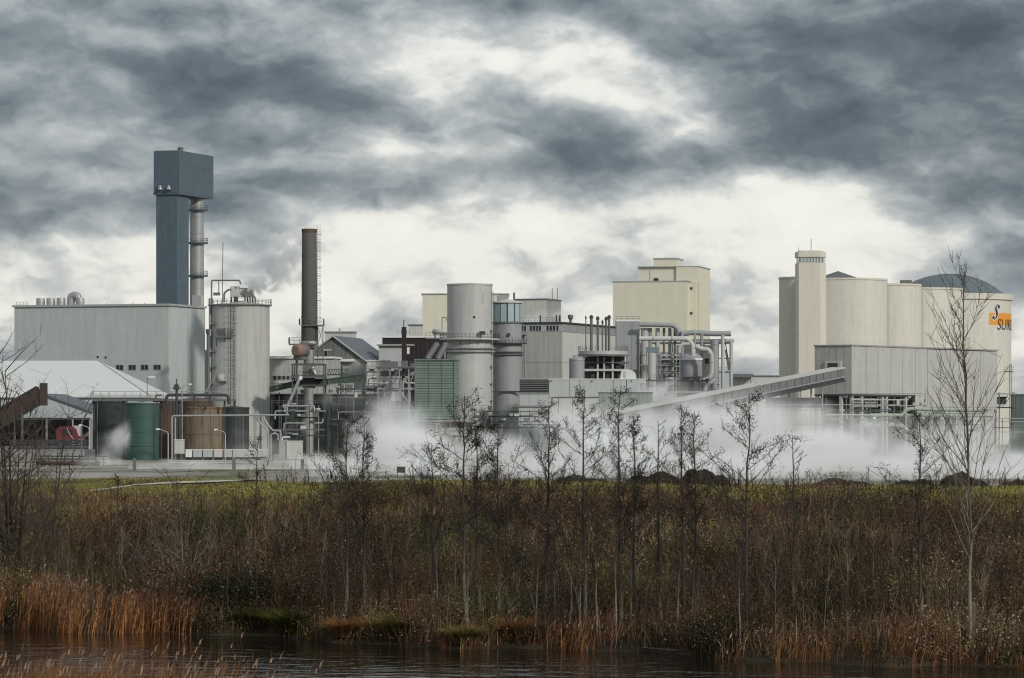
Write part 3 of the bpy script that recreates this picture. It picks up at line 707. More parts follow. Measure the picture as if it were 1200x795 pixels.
for px in (256, 266, 271):
    m = t.mb(); m.tube([(t.x(px), yat(262)-1.2, t.z(397)), (t.x(px), yat(262)+.6, t.z(407))], .1, 5); m.build('bracket', steel_dark)
t.mb().box(256, 272, 386, 394.6, yat(262)-.5, yat(262)+.2).build('instrument_box', galv_dark)
m = t.mb(); m.tube([(t.x(262.5), yat(262)-.5, t.z(443)), (t.x(262.5), yat(262)+.2, t.z(443))], 4.4*t.s, 20); mh = m.build('manhole', tank_grey)
t.mb().tube([(t.x(262.5), yat(262)-.7, t.z(443)), (t.x(262.5), yat(262)-.5, t.z(443))], 2.6*t.s, 16).build('cover', conc_light, mh)
t.mb().box(257.5, 267.5, 447.5, 449.5, yat(262)-.9, yat(262)).build('ledge', steel_dark)
for py in (380, 412, 430): t.mb().box(249, 256, py, py+1.2, -5.2, -3.0).build('bracket', galv_dark)
m = t.mb(); 
for k in range(7): m.tube([(t.x(244+k*2), -5.4, t.z(459-k*3)), (t.x(248+k*2), -5.4, t.z(452-k*3))], .1, 4)
m.tube([(t.x(243), -5.6, t.z(460)), (t.x(254), -5.6, t.z(440))], .1, 5); m.tube([(t.x(247), -5.6, t.z(462)), (t.x(258), -5.6, t.z(442))], .1, 5); m.build('stair', galv)
t = T('blower_stack', 'thin dark stack between the white block and the pale tank', 'stack', 244, 985)
t.mb().pipe([(244, 386), (244, 540)], 2.0, 10).build('stack', galv_dark); t.mb().box(241.5, 247.5, 386, 391, -.8, .8).build('head', steel_dark); t.mb().pipe([(240, 410, 3), (240, 540, 3)], 1.2, 8).build('side_pipe', galv_dark)

# ------------------------------------------------------------------ chimney
t = T('chimney', 'tall slim brown grey smoking chimney with ladder and platforms', 'chimney', 362.5, 975)
r0, r1 = 9.6*t.s, 8.6*t.s; zt = t.z(268.5)
m = t.mb(); m.lathe(0, 0, [(r0*.75, t.z(409)), (r0, t.z(405)), (r1, zt), (r1*.86, zt), (r1*.84, zt-1.5)], 36); m.build('shaft', chimney_mat)
m = t.mb(); m.lathe(0, 0, [(r0*.5, 0), (r0*.5, t.z(426)), (r0*.62, t.z(422)), (r0*.62, t.z(410)), (r0*.72, t.z(408.8))], 28); m.build('inlet_duct', galv)
t.mb().lathe(0, 0, [(r1+.02, zt-.9), (r1+.1, zt-.9), (r1+.1, zt-.1), (r1+.02, zt-.1)], 36).build('top_band', rust)
for py in (300, 335, 372): rr = r0+(r1-r0)*(405-py)/137; t.mb().lathe(0, 0, [(rr, t.z(py)-.15), (rr+.09, t.z(py)-.12), (rr+.09, t.z(py)+.12), (rr, t.z(py)+.15)], 36).build('flange', chimney_mat)
lx = t.x(373.3); m = t.mb()
for dx in (-.3, .4): m.tube([(lx+dx, -.2, t.z(378)), (lx+dx, -.2, zt+1)], .06, 4)
for k in range(56): z = t.z(378)+k*.42*1.02; m.tube([(lx-.3, -.2, z), (lx+.4, -.2, z)], .04, 4)
for k in range(11): z = t.z(372)+k*2.1; m.tube([(lx-.3, -.2, z), (lx+.1, -.9, z), (lx+.7, -.5, z), (lx+.4, -.2, z)], .05, 4)
m.build('ladder', galv_dark)
m = t.mb(); m.box(353, 379.5, 381.2, 382.4, -2.7, 2.6); pl = m.build('platform', galv_dark)
m = t.mb(); m.railpx([(351, 381.2, 2.6), (351, 381.2, -2.7), (379.5, 381.2, -2.7), (379.5, 381.2, 2.6)], 7, 1.4, .06, 2); m.build('railing', galv_dark, pl)
m = t.mb(); m.box(339, 371, 403.2, 404.4, -3.2, 2.6); pl = m.build('platform', galv_dark)
m = t.mb(); m.railpx([(339, 403.2, 2.6), (339, 403.2, -3.2), (371, 403.2, -3.2)], 7, 1.5, .06, 2); m.build('railing', galv_dark, pl)
m = t.mb(); 
for px in (373, 379): m.tube([(t.x(px), -2, t.z(425)), (t.x(px), -2, t.z(381))], .12, 5)
m.tube([(t.x(373), -2, t.z(404)), (t.x(379), -2, t.z(383))], .08, 4); m.tube([(t.x(379), -2, t.z(404)), (t.x(373), -2, t.z(383))], .08, 4); m.build('support_frame', galv_dark)
m = t.mb(); m.lathe(0, 0, [(r0*1.02, t.z(408)), (r0*1.12, t.z(406)), (r0*1.12, t.z(402)), (r0*1.02, t.z(400))], 36); m.build('collar', galv)
t = T('flue_drum', 'reddish round drum lying beside the chimney foot', 'drum', 352, 962, R(-35))
zc = t.z(411); m = t.mb(); m.tube([(0, -2.0, zc), (0, -1.6, zc), (0, 1.8, zc), (0, 2.6, zc)], [1.1, 1.6, 1.6, .9], 22); m.build('shell', orange_rust)
m = t.mb(); m.tube([(0, .4, zc), (0, 1.9, zc)], 1.66, 22); m.build('band', galv_dark)
t.mb().bx(-1.3, 1.3, -1.2, 1.4, zc-2.3, zc-1.5).build('saddle', galv_dark)
m = t.mb(); m.bx(-.9, -.5, -.8, -.4, 0, zc-2.3).bx(.5, .9, .8, 1.2, 0, zc-2.3); m.build('leg', galv_dark)

t = T('flat_workshop', 'low flat roofed whitish workshop with a band of dark windows', 'building', 316, 990, R(-6))
zt = t.z(420.5); x1 = t.along(392)
t.mb().bx(-2, x1, 0, 14, 0, zt).build('wall', brick_white); t.mb().bx(-2.4, x1+.3, -.5, 14.4, zt, zt+.5).build('roof_edge', white_paint); t.mb().bx(-2.2, x1+.1, -.3, 14.2, zt+.5, zt+.6).build('roof', galv_dark)
for a in (320, 325.5, 330.5, 335.5, 341, 346): window(t, t.along(a), t.along(a+4.2), t.z(445.5), t.z(440.5), -.08)
t.mb().bx(-2, x1, -.16, 0, t.z(449), t.z(446)).build('sill_band', conc_light)

# ------------------------------------------------------------------ gable workshop
t = T('gable_house', 'old whitewashed workshop with slate grey gable roof right of the chimney', 'building', 391, 1000, R(-10))
xl, xr_ = t.along(367), t.along(428.5); za = t.z(395); zl, zr_ = t.z(414), t.z(423)
sl = (za-zr_)/xr_; zl = za-sl*(-xl)
dp = 34
m = t.mb(); m.prism([(xl, 0), (xr_, 0), (xr_, zr_-.2), (0, za-.25), (xl, zl-.2)], 0, dp, 'y'); m.build('wall', brick_white)
nb = 13
for k in range(nb):
    a, c = xl+(xr_-xl)*k/nb+.03, xl+(xr_-xl)*(k+1)/nb-.03
    def top(x): return za+(x*sl if x < 0 else -x*sl)-.35
    zb_ = t.z(421); m = t.mb()
    pts = [(a, zb_), (c, zb_), (c, max(zb_+.01, top(c)))] + ([(0, za-.35)] if a < 0 < c else []) + [(a, max(zb_+.01, top(a)))]
    m.prism(pts, -.12, 0, 'y'); m.build('board', grey_timber)
m = t.mb(); m.prism([(xr_+.9, zr_-.75), (xr_+.9, zr_-.4), (0, za+.35), (0, za)], -.7, dp+.5, 'y'); m.build('roof', slate)
m = t.mb(); m.prism([(xl-.9, zl-.75), (xl-.9, zl-.4), (-.01, za+.35), (-.01, za)], -.7, dp+.5, 'y'); m.build('roof', slate)
for s_ in (1, -1):
    m = t.mb(); xx, zz = (xr_+1, zr_-.85) if s_ > 0 else (xl-1, zl-.85)
    m.prism([(xx, zz), (xx, zz+.5), (0, za+.45), (0, za-.02)], -.95, -.72, 'y'); m.build('verge_board', white_clad if s_ > 0 else trim_grey)
window(t, t.along(379.5), t.along(384.5), t.z(423), t.z(411), -.16); t.mb().bx(t.along(378.5), t.along(389), -.3, -.12, t.z(411), t.z(409.5)).build('lintel', conc_light)
for a, c, p, q in ((395, 402, 429, 445), (409, 415, 427, 440), (420, 426, 446, 455), (408, 413, 450, 462), (398, 402, 448, 460)): window(t, t.along(a), t.along(c), t.z(q), t.z(p), -.02, mp=(glass_blue if a > 405 else glass_dark))
t.mb().bx(t.along(399), t.along(416), -1.4, -.12, t.z(424), t.z(421)).build('awning', white_paint)
t.mb().bx(xr_, xr_+.12, 0, dp, 0, zr_-1.0).build('side_cladding', conc_light)
m = t.mb(); m.tube([(xr_+.3, -.3, 0), (xr_+.3, -.3, zr_-.8)], .3, 8); m.build('downpipe', white_paint)
# lean-to right of it
t = T('side_annex', 'pale low annex wall right of the slate gable roof', 'building', 430, 985)
t.mb().box(430, 456, 423, 540, 0, 6).build('wall', conc_light); t.mb().box(429, 457, 422, 423, -.3, 6.2).build('roof_edge', white_paint)
for k in range(4): t.mb().box(430.3+k*6.4, 436.3+k*6.4, 424, 440, -.1, 0).build('panel', conc_light)

t = T('grey_penthouse', 'flat grey roof house peeping over the slate gable', 'building', 400, 1090)
t.mb().box(381, 416, 390, 470, 0, 8).build('wall', conc_light); t.mb().box(380, 417, 388.5, 390, -.4, 8.4).build('roof_edge', conc_dark)
t.mb().pipe([(398, 388.5), (398, 385)], .8, 6).build('vent', galv)

t = T('brown_hall', 'dark brown flat hall behind the thin black stack', 'building', 448, 1030, R(-4))
zt = t.z(396); x1 = t.along(523)
t.mb().bx(0, x1, 0, 16, 0, zt).build('wall', brown_dark); t.mb().bx(-.4, x1+.4, -.4, 16.4, zt, zt+.5).build('roof_edge', white_paint)
n = 15; me = MB().bx(.04, x1/n-.04, -.1, 0, t.z(422), zt-.1).mesh('panel', brown_dark)
for k in range(n): o = bpy.data.objects.new('panel', me); link(o, t.o); o.location = (k*x1/n, 0, 0)
t = T('white_lean_to', 'white low house with overhanging roof before the dark brown hall', 'building', 455, 1012)
t.mb().box(444, 471, 405.5, 470, 0, 6).build('wall', white_clad); t.mb().box(441.5, 485, 403.6, 405.3, -1, 6.4).build('roof', trim_grey); t.mb().box(477, 480, 407, 415, -.4, -.2).build('door', white_paint)
t = T('black_stack', 'thin black square stack with a needle tip before the brown hall', 'stack', 473.5, 1000)
t.mb().box(470.8, 476.2, 383.5, 470, -.6, .6).build('shaft', brown_dark); t.mb().pipe([(473.2, 384), (473.2, 375)], .7, 6).build('tip', galv_dark)
t.mb().box(470.3, 476.7, 390, 391, -.75, .75).build('collar', steel_dark); m = t.mb(); m.railpx([(465, 392, 0), (470.5, 392, 0)], 5, 1, .05); m.railpx([(476.5, 392, 0), (480, 392, 0)], 5, 1, .05); m.build('railing', galv_dark)
t = T('roof_hut', 'small pale flat hut on the roofline beside the cream block', 'building', 486, 1060)
t.mb().box(479, 495, 381.5, 440, 0, 5).build('wall', conc_light); t.mb().box(477.5, 495.5, 380, 381.5, -.4, 5.3).build('roof', conc_dark)

# ------------------------------------------------------------------ steel frames, green conveyors and dark works base
def frame(t, pxs, pys, ys, r, m_, name='post', beams=True):
    for px in pxs:
        for y in ys: t.mb().box(px-r, px+r, pys[0], 545, y-r*t.s, y+r*t.s).build(name, m_)
    if beams:
        for py in pys:
            for y in ys: t.mb().box(pxs[0]-r-.4, pxs[-1]+r+.4, py-r, py+r, y-r*t.s*.9, y+r*t.s*.9).build('beam', m_)
t = T('steel_scaffold', 'green grey steel frame standing around the chimney foot', 'steel frame', 364, 942)
frame(t, (342.5, 379.5), (427, 440.5, 452), (0, 9), .8, steel_green)
t.mb().box(341, 381, 441.5, 443, -.3, 9.3).build('deck', galv_dark)
m = t.mb(); m.railpx([(342, 441.5, -.3), (380, 441.5, -.3)], 6, 1.5, .05); m.build('railing', galv_dark)
t.mb().box(354, 368, 428, 455, 3, 6).build('hopper', galv_dark)
m = t.mb(); m.pipe([(366, 430, 2), (369, 438, 2)], 1.5, 8); m.build('chute', white_paint)
t.mb().box(352, 372, 447, 451, 2, 7).build('duct_box', steel_dark)
t = T('slanting_duct', 'slanting grey duct leading down from the chimney frame', 'duct', 344, 935)
m = t.mb(); m.pipe([(352, 442), (346.5, 455), (337, 476)], 1.9, 10); m.build('duct', galv); t.mb().box(331.5, 336, 474, 478, -.8, .8).build('elbow', galv); m = t.mb(); m.pipe([(336.5, 476), (336.5, 487)], 1.2, 8); m.build('drop_pipe', galv)
t.mb().pipe([(353, 441), (351.2, 445)], 2.2, 10).build('cuff', white_paint)

def slope_conveyor(name, label, pts, d, hpx, m_, wd=2.2, posts=()):
    t = T(name, label, 'conveyor', (pts[0][0]+pts[-1][0])/2, d)
    for a, c in zip(pts[:-1], pts[1:]):
        m = t.mb(); A = [(t.x(a[0]), t.z(a[1])), (t.x(c[0]), t.z(c[1])), (t.x(c[0]), t.z(c[1]+hpx)), (t.x(a[0]), t.z(a[1]+hpx))]; m.prism(A[::-1], 0, wd, 'y'); m.build('gallery', m_)
        m = t.mb(); e = hpx*.18; A = [(t.x(a[0]), t.z(a[1]-e)), (t.x(c[0]), t.z(c[1]-e)), (t.x(c[0]), t.z(c[1]+.02)), (t.x(a[0]), t.z(a[1]+.02))]; m.prism(A[::-1], -.2, wd+.2, 'y'); m.build('cover', m_)
        n = max(2, int(abs(c[0]-a[0])/6))
        for k in range(n+1):
            px = a[0]+(c[0]-a[0])*k/n; py = a[1]+(c[1]-a[1])*k/n; t.mb().box(px-.3, px+.3, py+.2, py+hpx-.2, -.12, 0).build('rib', m_)
    for px, py in posts: t.mb().box(px-.6, px+.6, py, 545, .6, 1.4).build('support', m_)
    return t
slope_conveyor('green_conveyor', 'dark green covered conveyor climbing from the pale tank to the workshop', [(316, 454), (352, 446), (384, 445), (429, 439)], 948, 6, steel_green, posts=((327, 460), (428, 446)))
t = T('green_gallery', 'dark green lattice gallery below the workshop windows', 'gallery', 396, 955)
t.mb().box(383, 408, 438.5, 440, 0, 2).build('deck', steel_green); t.mb().box(383, 408, 432.5, 433.3, 0, .2).build('top_rail', steel_green)
for k in range(8): px = 383.5+k*3.1; t.mb().pipe([(px, 438.5), (px+3, 433)], .5, 5).build('brace', steel_green)
t = T('dark_plant_room', 'long low dark works building under the green conveyor', 'building', 380, 985)
t.mb().box(316, 455, 463, 545, 0, 8).build('wall', mat('dark_works_cladding', (.028, .032, .032), .8, streak=.3, stain=(.055, .06, .058), rnd=.1)); t.mb().box(315, 456, 461.5, 463, -.3, 8.3).build('roof_edge', steel_dark)
for a in np.arange(317, 453, 6.2): t.mb().box(a, a+5.7, 464, 500, -.12, 0).build('panel', MATS['dark_works_cladding'])
rnd = random.Random(3)
t = T('rooftop_units', 'row of pale rooftop boxes on the dark works building', 'roof units', 400, 975, base=GZ+t.z(461.5))
for a, c, h in ((384, 391, 6), (393, 398, 9), (400, 404, 12), (405, 414, 12), (416, 424, 5), (426, 431, 4), (350, 358, 5)):
    t.mb().box(a, c, 461.5-h, 461.5, 1, 3).build('unit', conc_light)
    t.mb().box(a+.8, c-.8, 461.5-h+1, 461.5-1.5, .9, 1).build('grille', galv_dark)

t = T('stair_scaffold', 'pale steel stair tower with diagonal bracing left of the green cooling tower', 'stair tower', 465, 925)
frame(t, (443, 457, 468, 479, 487), (430.5, 455.5, 481), (0, 5), .65, galv)
for (a, c) in (((453, 487), (470, 457)), ((487, 483), (468, 457)), ((479, 455), (487, 431))): t.mb().pipe([a, c], .6, 6).build('brace', galv)
for q in range(3):
    a, c = (451+q*2, 476-q*8), (462+q*2, 454-q*9)
    m = t.mb(); 
    for y in (-1.4, -.3): m.pipe([(a[0], a[1], y), (c[0], c[1], y)], .4, 5); m.pipe([(a[0], a[1]-5, y), (c[0], c[1]-5, y)], .25, 4)
    for k in range(9): u = k/8; px = a[0]+(c[0]-a[0])*u; py = a[1]+(c[1]-a[1])*u; m.box(px-.6, px+.6, py-.15, py+.15, -1.4, -.3)
    m.build('stair_flight', galv)
t.mb().box(446, 456, 449, 450, -1.5, 3).build('landing', galv); m = t.mb(); m.railpx([(446, 449, -1.5), (456, 449, -1.5)], 5, 1, .06); m.build('railing', galv)
t.mb().box(441, 488, 430, 431.2, -.6, 5.6).build('deck', galv_dark); m = t.mb(); m.railpx([(441, 430, -.6), (488, 430, -.6)], 6, 1.3, .05); m.build('railing', galv_dark)
t = T('process_vessel', 'horizontal grey vessel inside the pale stair scaffold', 'vessel', 463, 931)
m = t.mb(); m.tube([(t.x(446), 0, t.z(438)), (t.x(447.5), 0, t.z(438)), (t.x(484), 0, t.z(438)), (t.x(486), 0, t.z(438))], [.5, 3*t.s, 3*t.s, .5], 16); m.build('shell', tank_grey2)
for a, py, w_ in ((450, 444, 3), (458, 446, 2.4), (472, 446, 3), (480, 452, 2.6)): t.mb().pipe([(a, py), (a, py+20)], w_*.5, 8).build('drop_pipe', galv)
for a, c, p, q in ((447, 452, 425, 431), (456, 466, 424, 430), (470, 478, 423, 430), (481, 486, 426, 430)): t.mb().box(a, c, p, q, -1, 1).build('unit', galv_dark)
t.mb().box(441, 488, 470, 545, 3, 6).build('skid', steel_dark)

def clutter_rack(name, label, px0, px1, d, rows, seed, posts, ms=(galv, galv_dark, conc_light, steel_green, steel_dark)):
    t = T(name, label, 'pipe rack', (px0+px1)/2, d); rnd = random.Random(seed)
    for k, py in enumerate(rows):
        a = px0+rnd.uniform(0, .25)*(px1-px0); c = px1-rnd.uniform(0, .25)*(px1-px0); mm = rnd.choice(ms); yq = rnd.uniform(-.4, 1.5)
        if rnd.random() < .5: m = t.mb(); m.pipe([(a, py+rnd.uniform(6, 14), yq), (a, py, yq), (c, py, yq), (c, py+rnd.uniform(-8, 10), yq)], rnd.uniform(.5, 1.2), 8, 2.5); m.build('pipe', mm)
        else: t.mb().box(a, c, py, py+rnd.uniform(.8, 1.5), yq, yq+.5).build('beam', mm)
    for px in np.linspace(px0, px1, posts): t.mb().box(px-.45, px+.45, min(rows)-1, 545, 1.6, 2.1).build('post', rnd.choice((galv, steel_green, galv_dark)))
    for k in range(posts*2):
        px = rnd.uniform(px0, px1); py = rnd.choice(rows); w_ = rnd.uniform(1.5, 4); h_ = rnd.uniform(2, 6)
        if rnd.random() < .5: t.mb().box(px-w_, px+w_, py-h_, py-.05, 0, 1.4).build('unit', rnd.choice((galv_dark, tank_grey2, conc_light, steel_dark)))
        else:
            m = t.mb(); m.tube([(t.x(px-w_), .6, t.z(py-2)), (t.x(px-w_*.9), .6, t.z(py-2)), (t.x(px+w_*.9), .6, t.z(py-2)), (t.x(px+w_), .6, t.z(py-2))], [.1, 1.6*t.s, 1.6*t.s, .1], 10); m.build('vessel', rnd.choice((tank_grey2, tank_grey, galv_dark)))
    m = t.mb(); m.railpx([(px0, rows[0]-1, -.4), (px1, rows[0]-1, -.4)], 5.5, 1.5, .05); m.build('railing', galv_dark)
clutter_rack('yard_pipe_rack', 'busy pipe rack with small vessels before the dark works building', 318, 384, 915, (476, 482, 489, 496, 503, 510), 2, 7)
clutter_rack('green_pipe_rack', 'cluttered green grey pipe rack left of the stair scaffold', 386, 452, 928, (456, 466, 474, 483, 491, 499), 5, 8)
clutter_rack('upper_walkway', 'high walkway with pipes joining the gable workshop and the stair scaffold', 425, 490, 940, (436, 444, 449, 458), 8, 6)
clutter_rack('tank_foot_rack', 'low pipe rack at the foot of the great grey tank', 556, 642, 880, (482, 488, 494, 501), 11, 9)
clutter_rack('deck_pipe_rack', 'pipe rack filling the gap under the pipe works behind the steam', 752, 846, 940, (446, 452, 459, 466, 474), 14, 8)
clutter_rack('loading_rack', 'dark pipe rack under the loading house columns', 985, 1085, 915, (468, 475, 482, 492, 499), 17, 8)
clutter_rack('right_yard_rack', 'pipe rack behind the white poplar before the loading house', 1085, 1168, 920, (484, 492, 498, 505), 21, 7)

# ------------------------------------------------------------------ green louvred cooling tower
t = T('cooling_tower', 'green louvred cooling tower box in front of the big grey tank', 'cooling tower', 533, 905, R(-12))
xl = t.along(487); zt = t.z(422.5); zb = t.z(491); dp = 4.5
t.mb().bx(xl+.15, -.15, .2, dp, zb, zt-.1).build('body', mat('dark_green_core', (.05, .085, .07), .8))
n = 23; hh = (zt-zb)/n
m0 = MB().quadbox([(0, -.10, 0), (-xl, -.10, 0), (-xl, .12, 0), (0, .12, 0), (0, .02, hh*.9), (-xl, .02, hh*.9), (-xl, .12, hh*.9), (0, .12, hh*.9)]).mesh('slat', green_slat)
m1 = MB().quadbox([(-.12, 0, 0), (.10, 0, 0), (.10, dp, 0), (-.12, dp, 0), (-.12, 0, hh*.9), (-.02, 0, hh*.9), (-.02, dp, hh*.9), (-.12, dp, hh*.9)]).mesh('slat', green_slat)
for k in range(n):
    o = bpy.data.objects.new('slat', m0); link(o, t.o); o.location = (xl, .06, zb+hh*k)
    o = bpy.data.objects.new('slat', m1); link(o, t.o); o.location = (0, .12, zb+hh*k)
t.mb().bx(xl-.2, xl, -.15, .1, zb-.3, zt+.1).build('corner_post', green_slat); t.mb().bx(-.2, .05, -.17, .02, zb-.3, zt+.1).build('corner_post', green_slat)
for q in (.33, .66): t.mb().bx(xl*q-.04, xl*q+.04, -.12, -.04, zb, zt).build('mullion', green_slat)
t.mb().bx(xl-.3, .3, -.3, dp+.2, zt, zt+.35).build('roof_edge', green_slat); t.mb().bx(xl-.2, .2, -.2, dp, zb-.6, zb-.3).build('sill', green_slat)
for q in (0, .33, .66, 1): t.mb().bx(xl*q-.25, xl*q+.25, .3, .8, 0, zb-.6).build('leg', conc_dark)
for px0, px1 in ((496, 506), (508, 516)):
    t.mb().tube([(t.along(px0), 4, zt+.3), (t.along(px1), 6, t.z(402))], .75, 10).build('inclined_duct', galv_dark)
t = T('cooling_pipe_rack', 'pipe rack with looping pipes below the green cooling tower', 'pipe rack', 515, 890)
t.mb().box(455, 560, 493, 494.2, 0, 2).build('beam', galv)
for px in (458, 464.5, 476, 490, 501, 515, 528, 545, 558): t.mb().box(px-.4, px+.4, 494, 542, .5, .9).build('post', galv)
for k in range(3): t.mb().pipe([(470+k*3, 540, -.2), (470+k*3, 497+k*2.2, -.2), (516-k*4, 497+k*2.2, -.2), (516-k*4, 524, -.2)], .9, 8, 3).build('pipe', galv_dark)
t.mb().pipe([(455, 504, .2), (560, 505, .2)], .8, 8).build('pipe', galv)
t.mb().box(516, 562, 495, 520, 2.2, 2.8).build('back_wall', conc_light)
t.mb().box(518, 527, 508, 516, -.4, .4).build('pump_box', orange_rust)

# ------------------------------------------------------------------ great grey tank and its neighbour
t = T('great_tank', 'great streaked grey round tank with a ring platform behind the green tower', 'tank', 550.5, 965)
r = 26.5*t.s; zt = t.z(333.5); n = 9
for k in range(n):
    z0, z1 = zt*k/n, zt*(k+1)/n; t.mb().lathe(0, 0, [(r, z0), (r, z1-.05), (r-.025, z1-.05), (r-.025, z1)], 56).build('shell_course', tank_grey)
t.mb().lathe(0, 0, [(r+.02, zt-.3), (r+.12, zt-.3), (r+.12, zt+.06), (r-.2, zt+.06), (.02, zt+.4)], 56).build('roof', tank_grey)
z = t.z(397.5)
m = t.mb(); m.lathe(0, 0, [(r+.02, z-.25), (r+1.9, z-.25), (r+1.9, z+.05), (r+.02, z+.05)], 48); pl = m.build('ring_platform', conc_light)
P = [((r+1.8)*math.cos(a), (r+1.8)*math.sin(a), z+.05) for a in np.linspace(0, 2*math.pi, 49)]
t.mb().rail(P, 1.25, 1.4, .045, 3).build('railing', galv_dark, pl)
for k in range(16):
    a = 2*math.pi*k/16; m = t.mb(); m.tube([(r*math.cos(a), r*math.sin(a), z-1.5), ((r+1.6)*math.cos(a), (r+1.6)*math.sin(a), z-.3)], .07, 4); m.build('bracket', galv_dark, pl)
for py in (408.5, 412.5):
    z = t.z(py); m = t.mb(); m.tube([((r+.5)*math.cos(a), (r+.5)*math.sin(a), z) for a in np.linspace(math.pi*.9, math.pi*2.1, 40)], .26, 8); m.build('ring_pipe', galv)
m = t.mb(); m.pipe([(521.5, 409, -3), (521.5, 424, -3)], .9, 8); m.build('down_pipe', galv)
def yat(px): return -math.sqrt(max(0.1, r*r-t.x(px)**2))
t.mb().tube([(t.x(556), yat(556)-.15, t.z(372.5)), (t.x(556), yat(556)+.2, t.z(372.5))], .32, 10).build('port', steel_dark)
t.mb().box(564, 567, 343.5, 356.5, yat(565.5)-.12, yat(565.5)+.2).build('patch_plate', white_clad)
t.mb().box(562, 569, 389, 393, yat(565)-1.7, yat(565)-.9).build('valve', steel_dark)
m = t.mb()
for dx in (-.35, .35): m.tube([(t.x(576.4)+dx, yat(576)-.4, 2), (t.x(576.4)+dx, yat(576)-.4, t.z(343))], .08, 5)
for k in range(60): zz = 4+k*.62; m.tube([(t.x(576.4)-.35, yat(576)-.4, zz), (t.x(576.4)+.35, yat(576)-.4, zz)], .05, 4)
m.build('ladder', galv_dark)
for py in (388, 430, 450, 470): t.mb().box(575, 580, py-.5, py+.5, yat(576)-1.2, yat(576)).build('bracket', galv_dark)
t = T('roof_vessel', 'small horizontal vessel on a railed deck left of the great grey tank', 'vessel', 518, 985)
m = t.mb(); m.tube([(t.x(506.5), 0, t.z(389)), (t.x(508), 0, t.z(389)), (t.x(527), 0, t.z(389)), (t.x(528.5), 0, t.z(389))], [.4, 3.4*t.s, 3.4*t.s, .4], 14); m.build('shell', tank_grey)
t.mb().box(499, 530, 396.2, 397.6, -2, 2).build('deck', conc_light); m = t.mb(); m.pipe([(518, 386), (518, 372), (523, 372), (523, 376)], .5, 6, 1); m.build('vent_pipe', galv_dark)
for px in (510, 525): t.mb().box(px-.6, px+.6, 391, 396.2, -.6, .6).build('saddle', galv_dark)
m = t.mb(); m.railpx([(499, 396.2, -2), (530, 396.2, -2)], 6, 1.2, .05); m.build('railing', galv_dark)
for px in (501, 528): t.mb().box(px-.7, px+.7, 397.6, 500, -.3, .3).build('post', galv_dark)

t = T('glazed_top_tank', 'darker grey tank with a pale glazed top storey beside the great tank', 'tank', 594.5, 985)
r = 17*t.s; zt = t.z(378.5)
n = 6
for k in range(n):
    z0, z1 = zt*k/n, zt*(k+1)/n; t.mb().lathe(0, 0, [(r, z0), (r, z1-.05), (r-.025, z1-.05), (r-.025, z1)], 40).build('shell_course', tank_grey2)
zt2 = t.z(355)
m = t.mb(); m.lathe(0, 0, [(r-.15, zt), (r-.15, zt2)], 12); m.build('glazed_storey', steel_green)
for k in range(12):
    a0, a1 = 2*math.pi*k/12+.05, 2*math.pi*(k+1)/12-.05; rr = r*1.0
    m = MB(t); m.quadbox([(rr*math.cos(a0), rr*math.sin(a0), zt+.2), (rr*math.cos(a1), rr*math.sin(a1), zt+.2), (rr*.97*math.cos(a1), rr*.97*math.sin(a1), zt+.2), (rr*.97*math.cos(a0), rr*.97*math.sin(a0), zt+.2),
                          (rr*math.cos(a0), rr*math.sin(a0), zt2-.3), (rr*math.cos(a1), rr*math.sin(a1), zt2-.3), (rr*.97*math.cos(a1), rr*.97*math.sin(a1), zt2-.3), (rr*.97*math.cos(a0), rr*.97*math.sin(a0), zt2-.3)]); m.build('pane', glass_blue)
t.mb().lathe(0, 0, [(r+.35, zt2-.1), (r+.35, zt2+.2), (.02, zt2+.9)], 24).build('roof', conc_light)
t.mb().lathe(0, 0, [(r+.02, zt-.2), (r+.3, zt-.2), (r+.3, zt+.1), (r+.02, zt+.1)], 40).build('band', galv_dark)
z = t.z(402); m = t.mb(); m.lathe(0, 0, [(r+.02, z-.3), (r+1.3, z-.3), (r+1.3, z), (r+.02, z)], 32); pl = m.build('ring_platform', steel_dark)
P = [((r+1.2)*math.cos(a), (r+1.2)*math.sin(a), z) for a in np.linspace(math.pi, 2*math.pi, 18)]; t.mb().rail(P, 1.2, 1.4, .05).build('railing', galv_dark, pl)
for py in (413, 416):
    z = t.z(py); m = t.mb(); m.tube([((r+.4)*math.cos(a), (r+.4)*math.sin(a), z) for a in np.linspace(math.pi*.95, math.pi*2.05, 26)], .2, 7); m.build('ring_pipe', galv_dark)
t.mb().tube([(t.x(596), -r-.3, t.z(393)), (t.x(596), -r+.1, t.z(393))], .5, 10).build('port', steel_dark)
t.mb().pipe([(602.5, 355, 0), (602.5, 343, 0)], 1.2, 8).build('roof_stack', galv_dark)
t.mb().bx(-r-.3, r+.3, -r-.4, -r-.1, t.z(460.5), t.z(458.5)).build('belt', steel_dark)

t = T('cream_block', 'flat pale cream block seen behind the great grey tank', 'building', 595, 1120)
x0, x1 = t.x(495), t.x(595.5); zt = t.z(345.5)
t.mb().bx(x0, x1, 0, 20, 0, zt).build('wall', cream); t.mb().bx(x0-.3, x1+.3, -.3, 20.3, zt, zt+.35).build('roof_edge', conc_dark)
panels(t, x0, x1, 20, zt-.1, -.001, 4.2, cream, gap=.015)
t.mb().box(584, 596, 346, 352, -.5, -.15).build('louver_band', trim_grey)

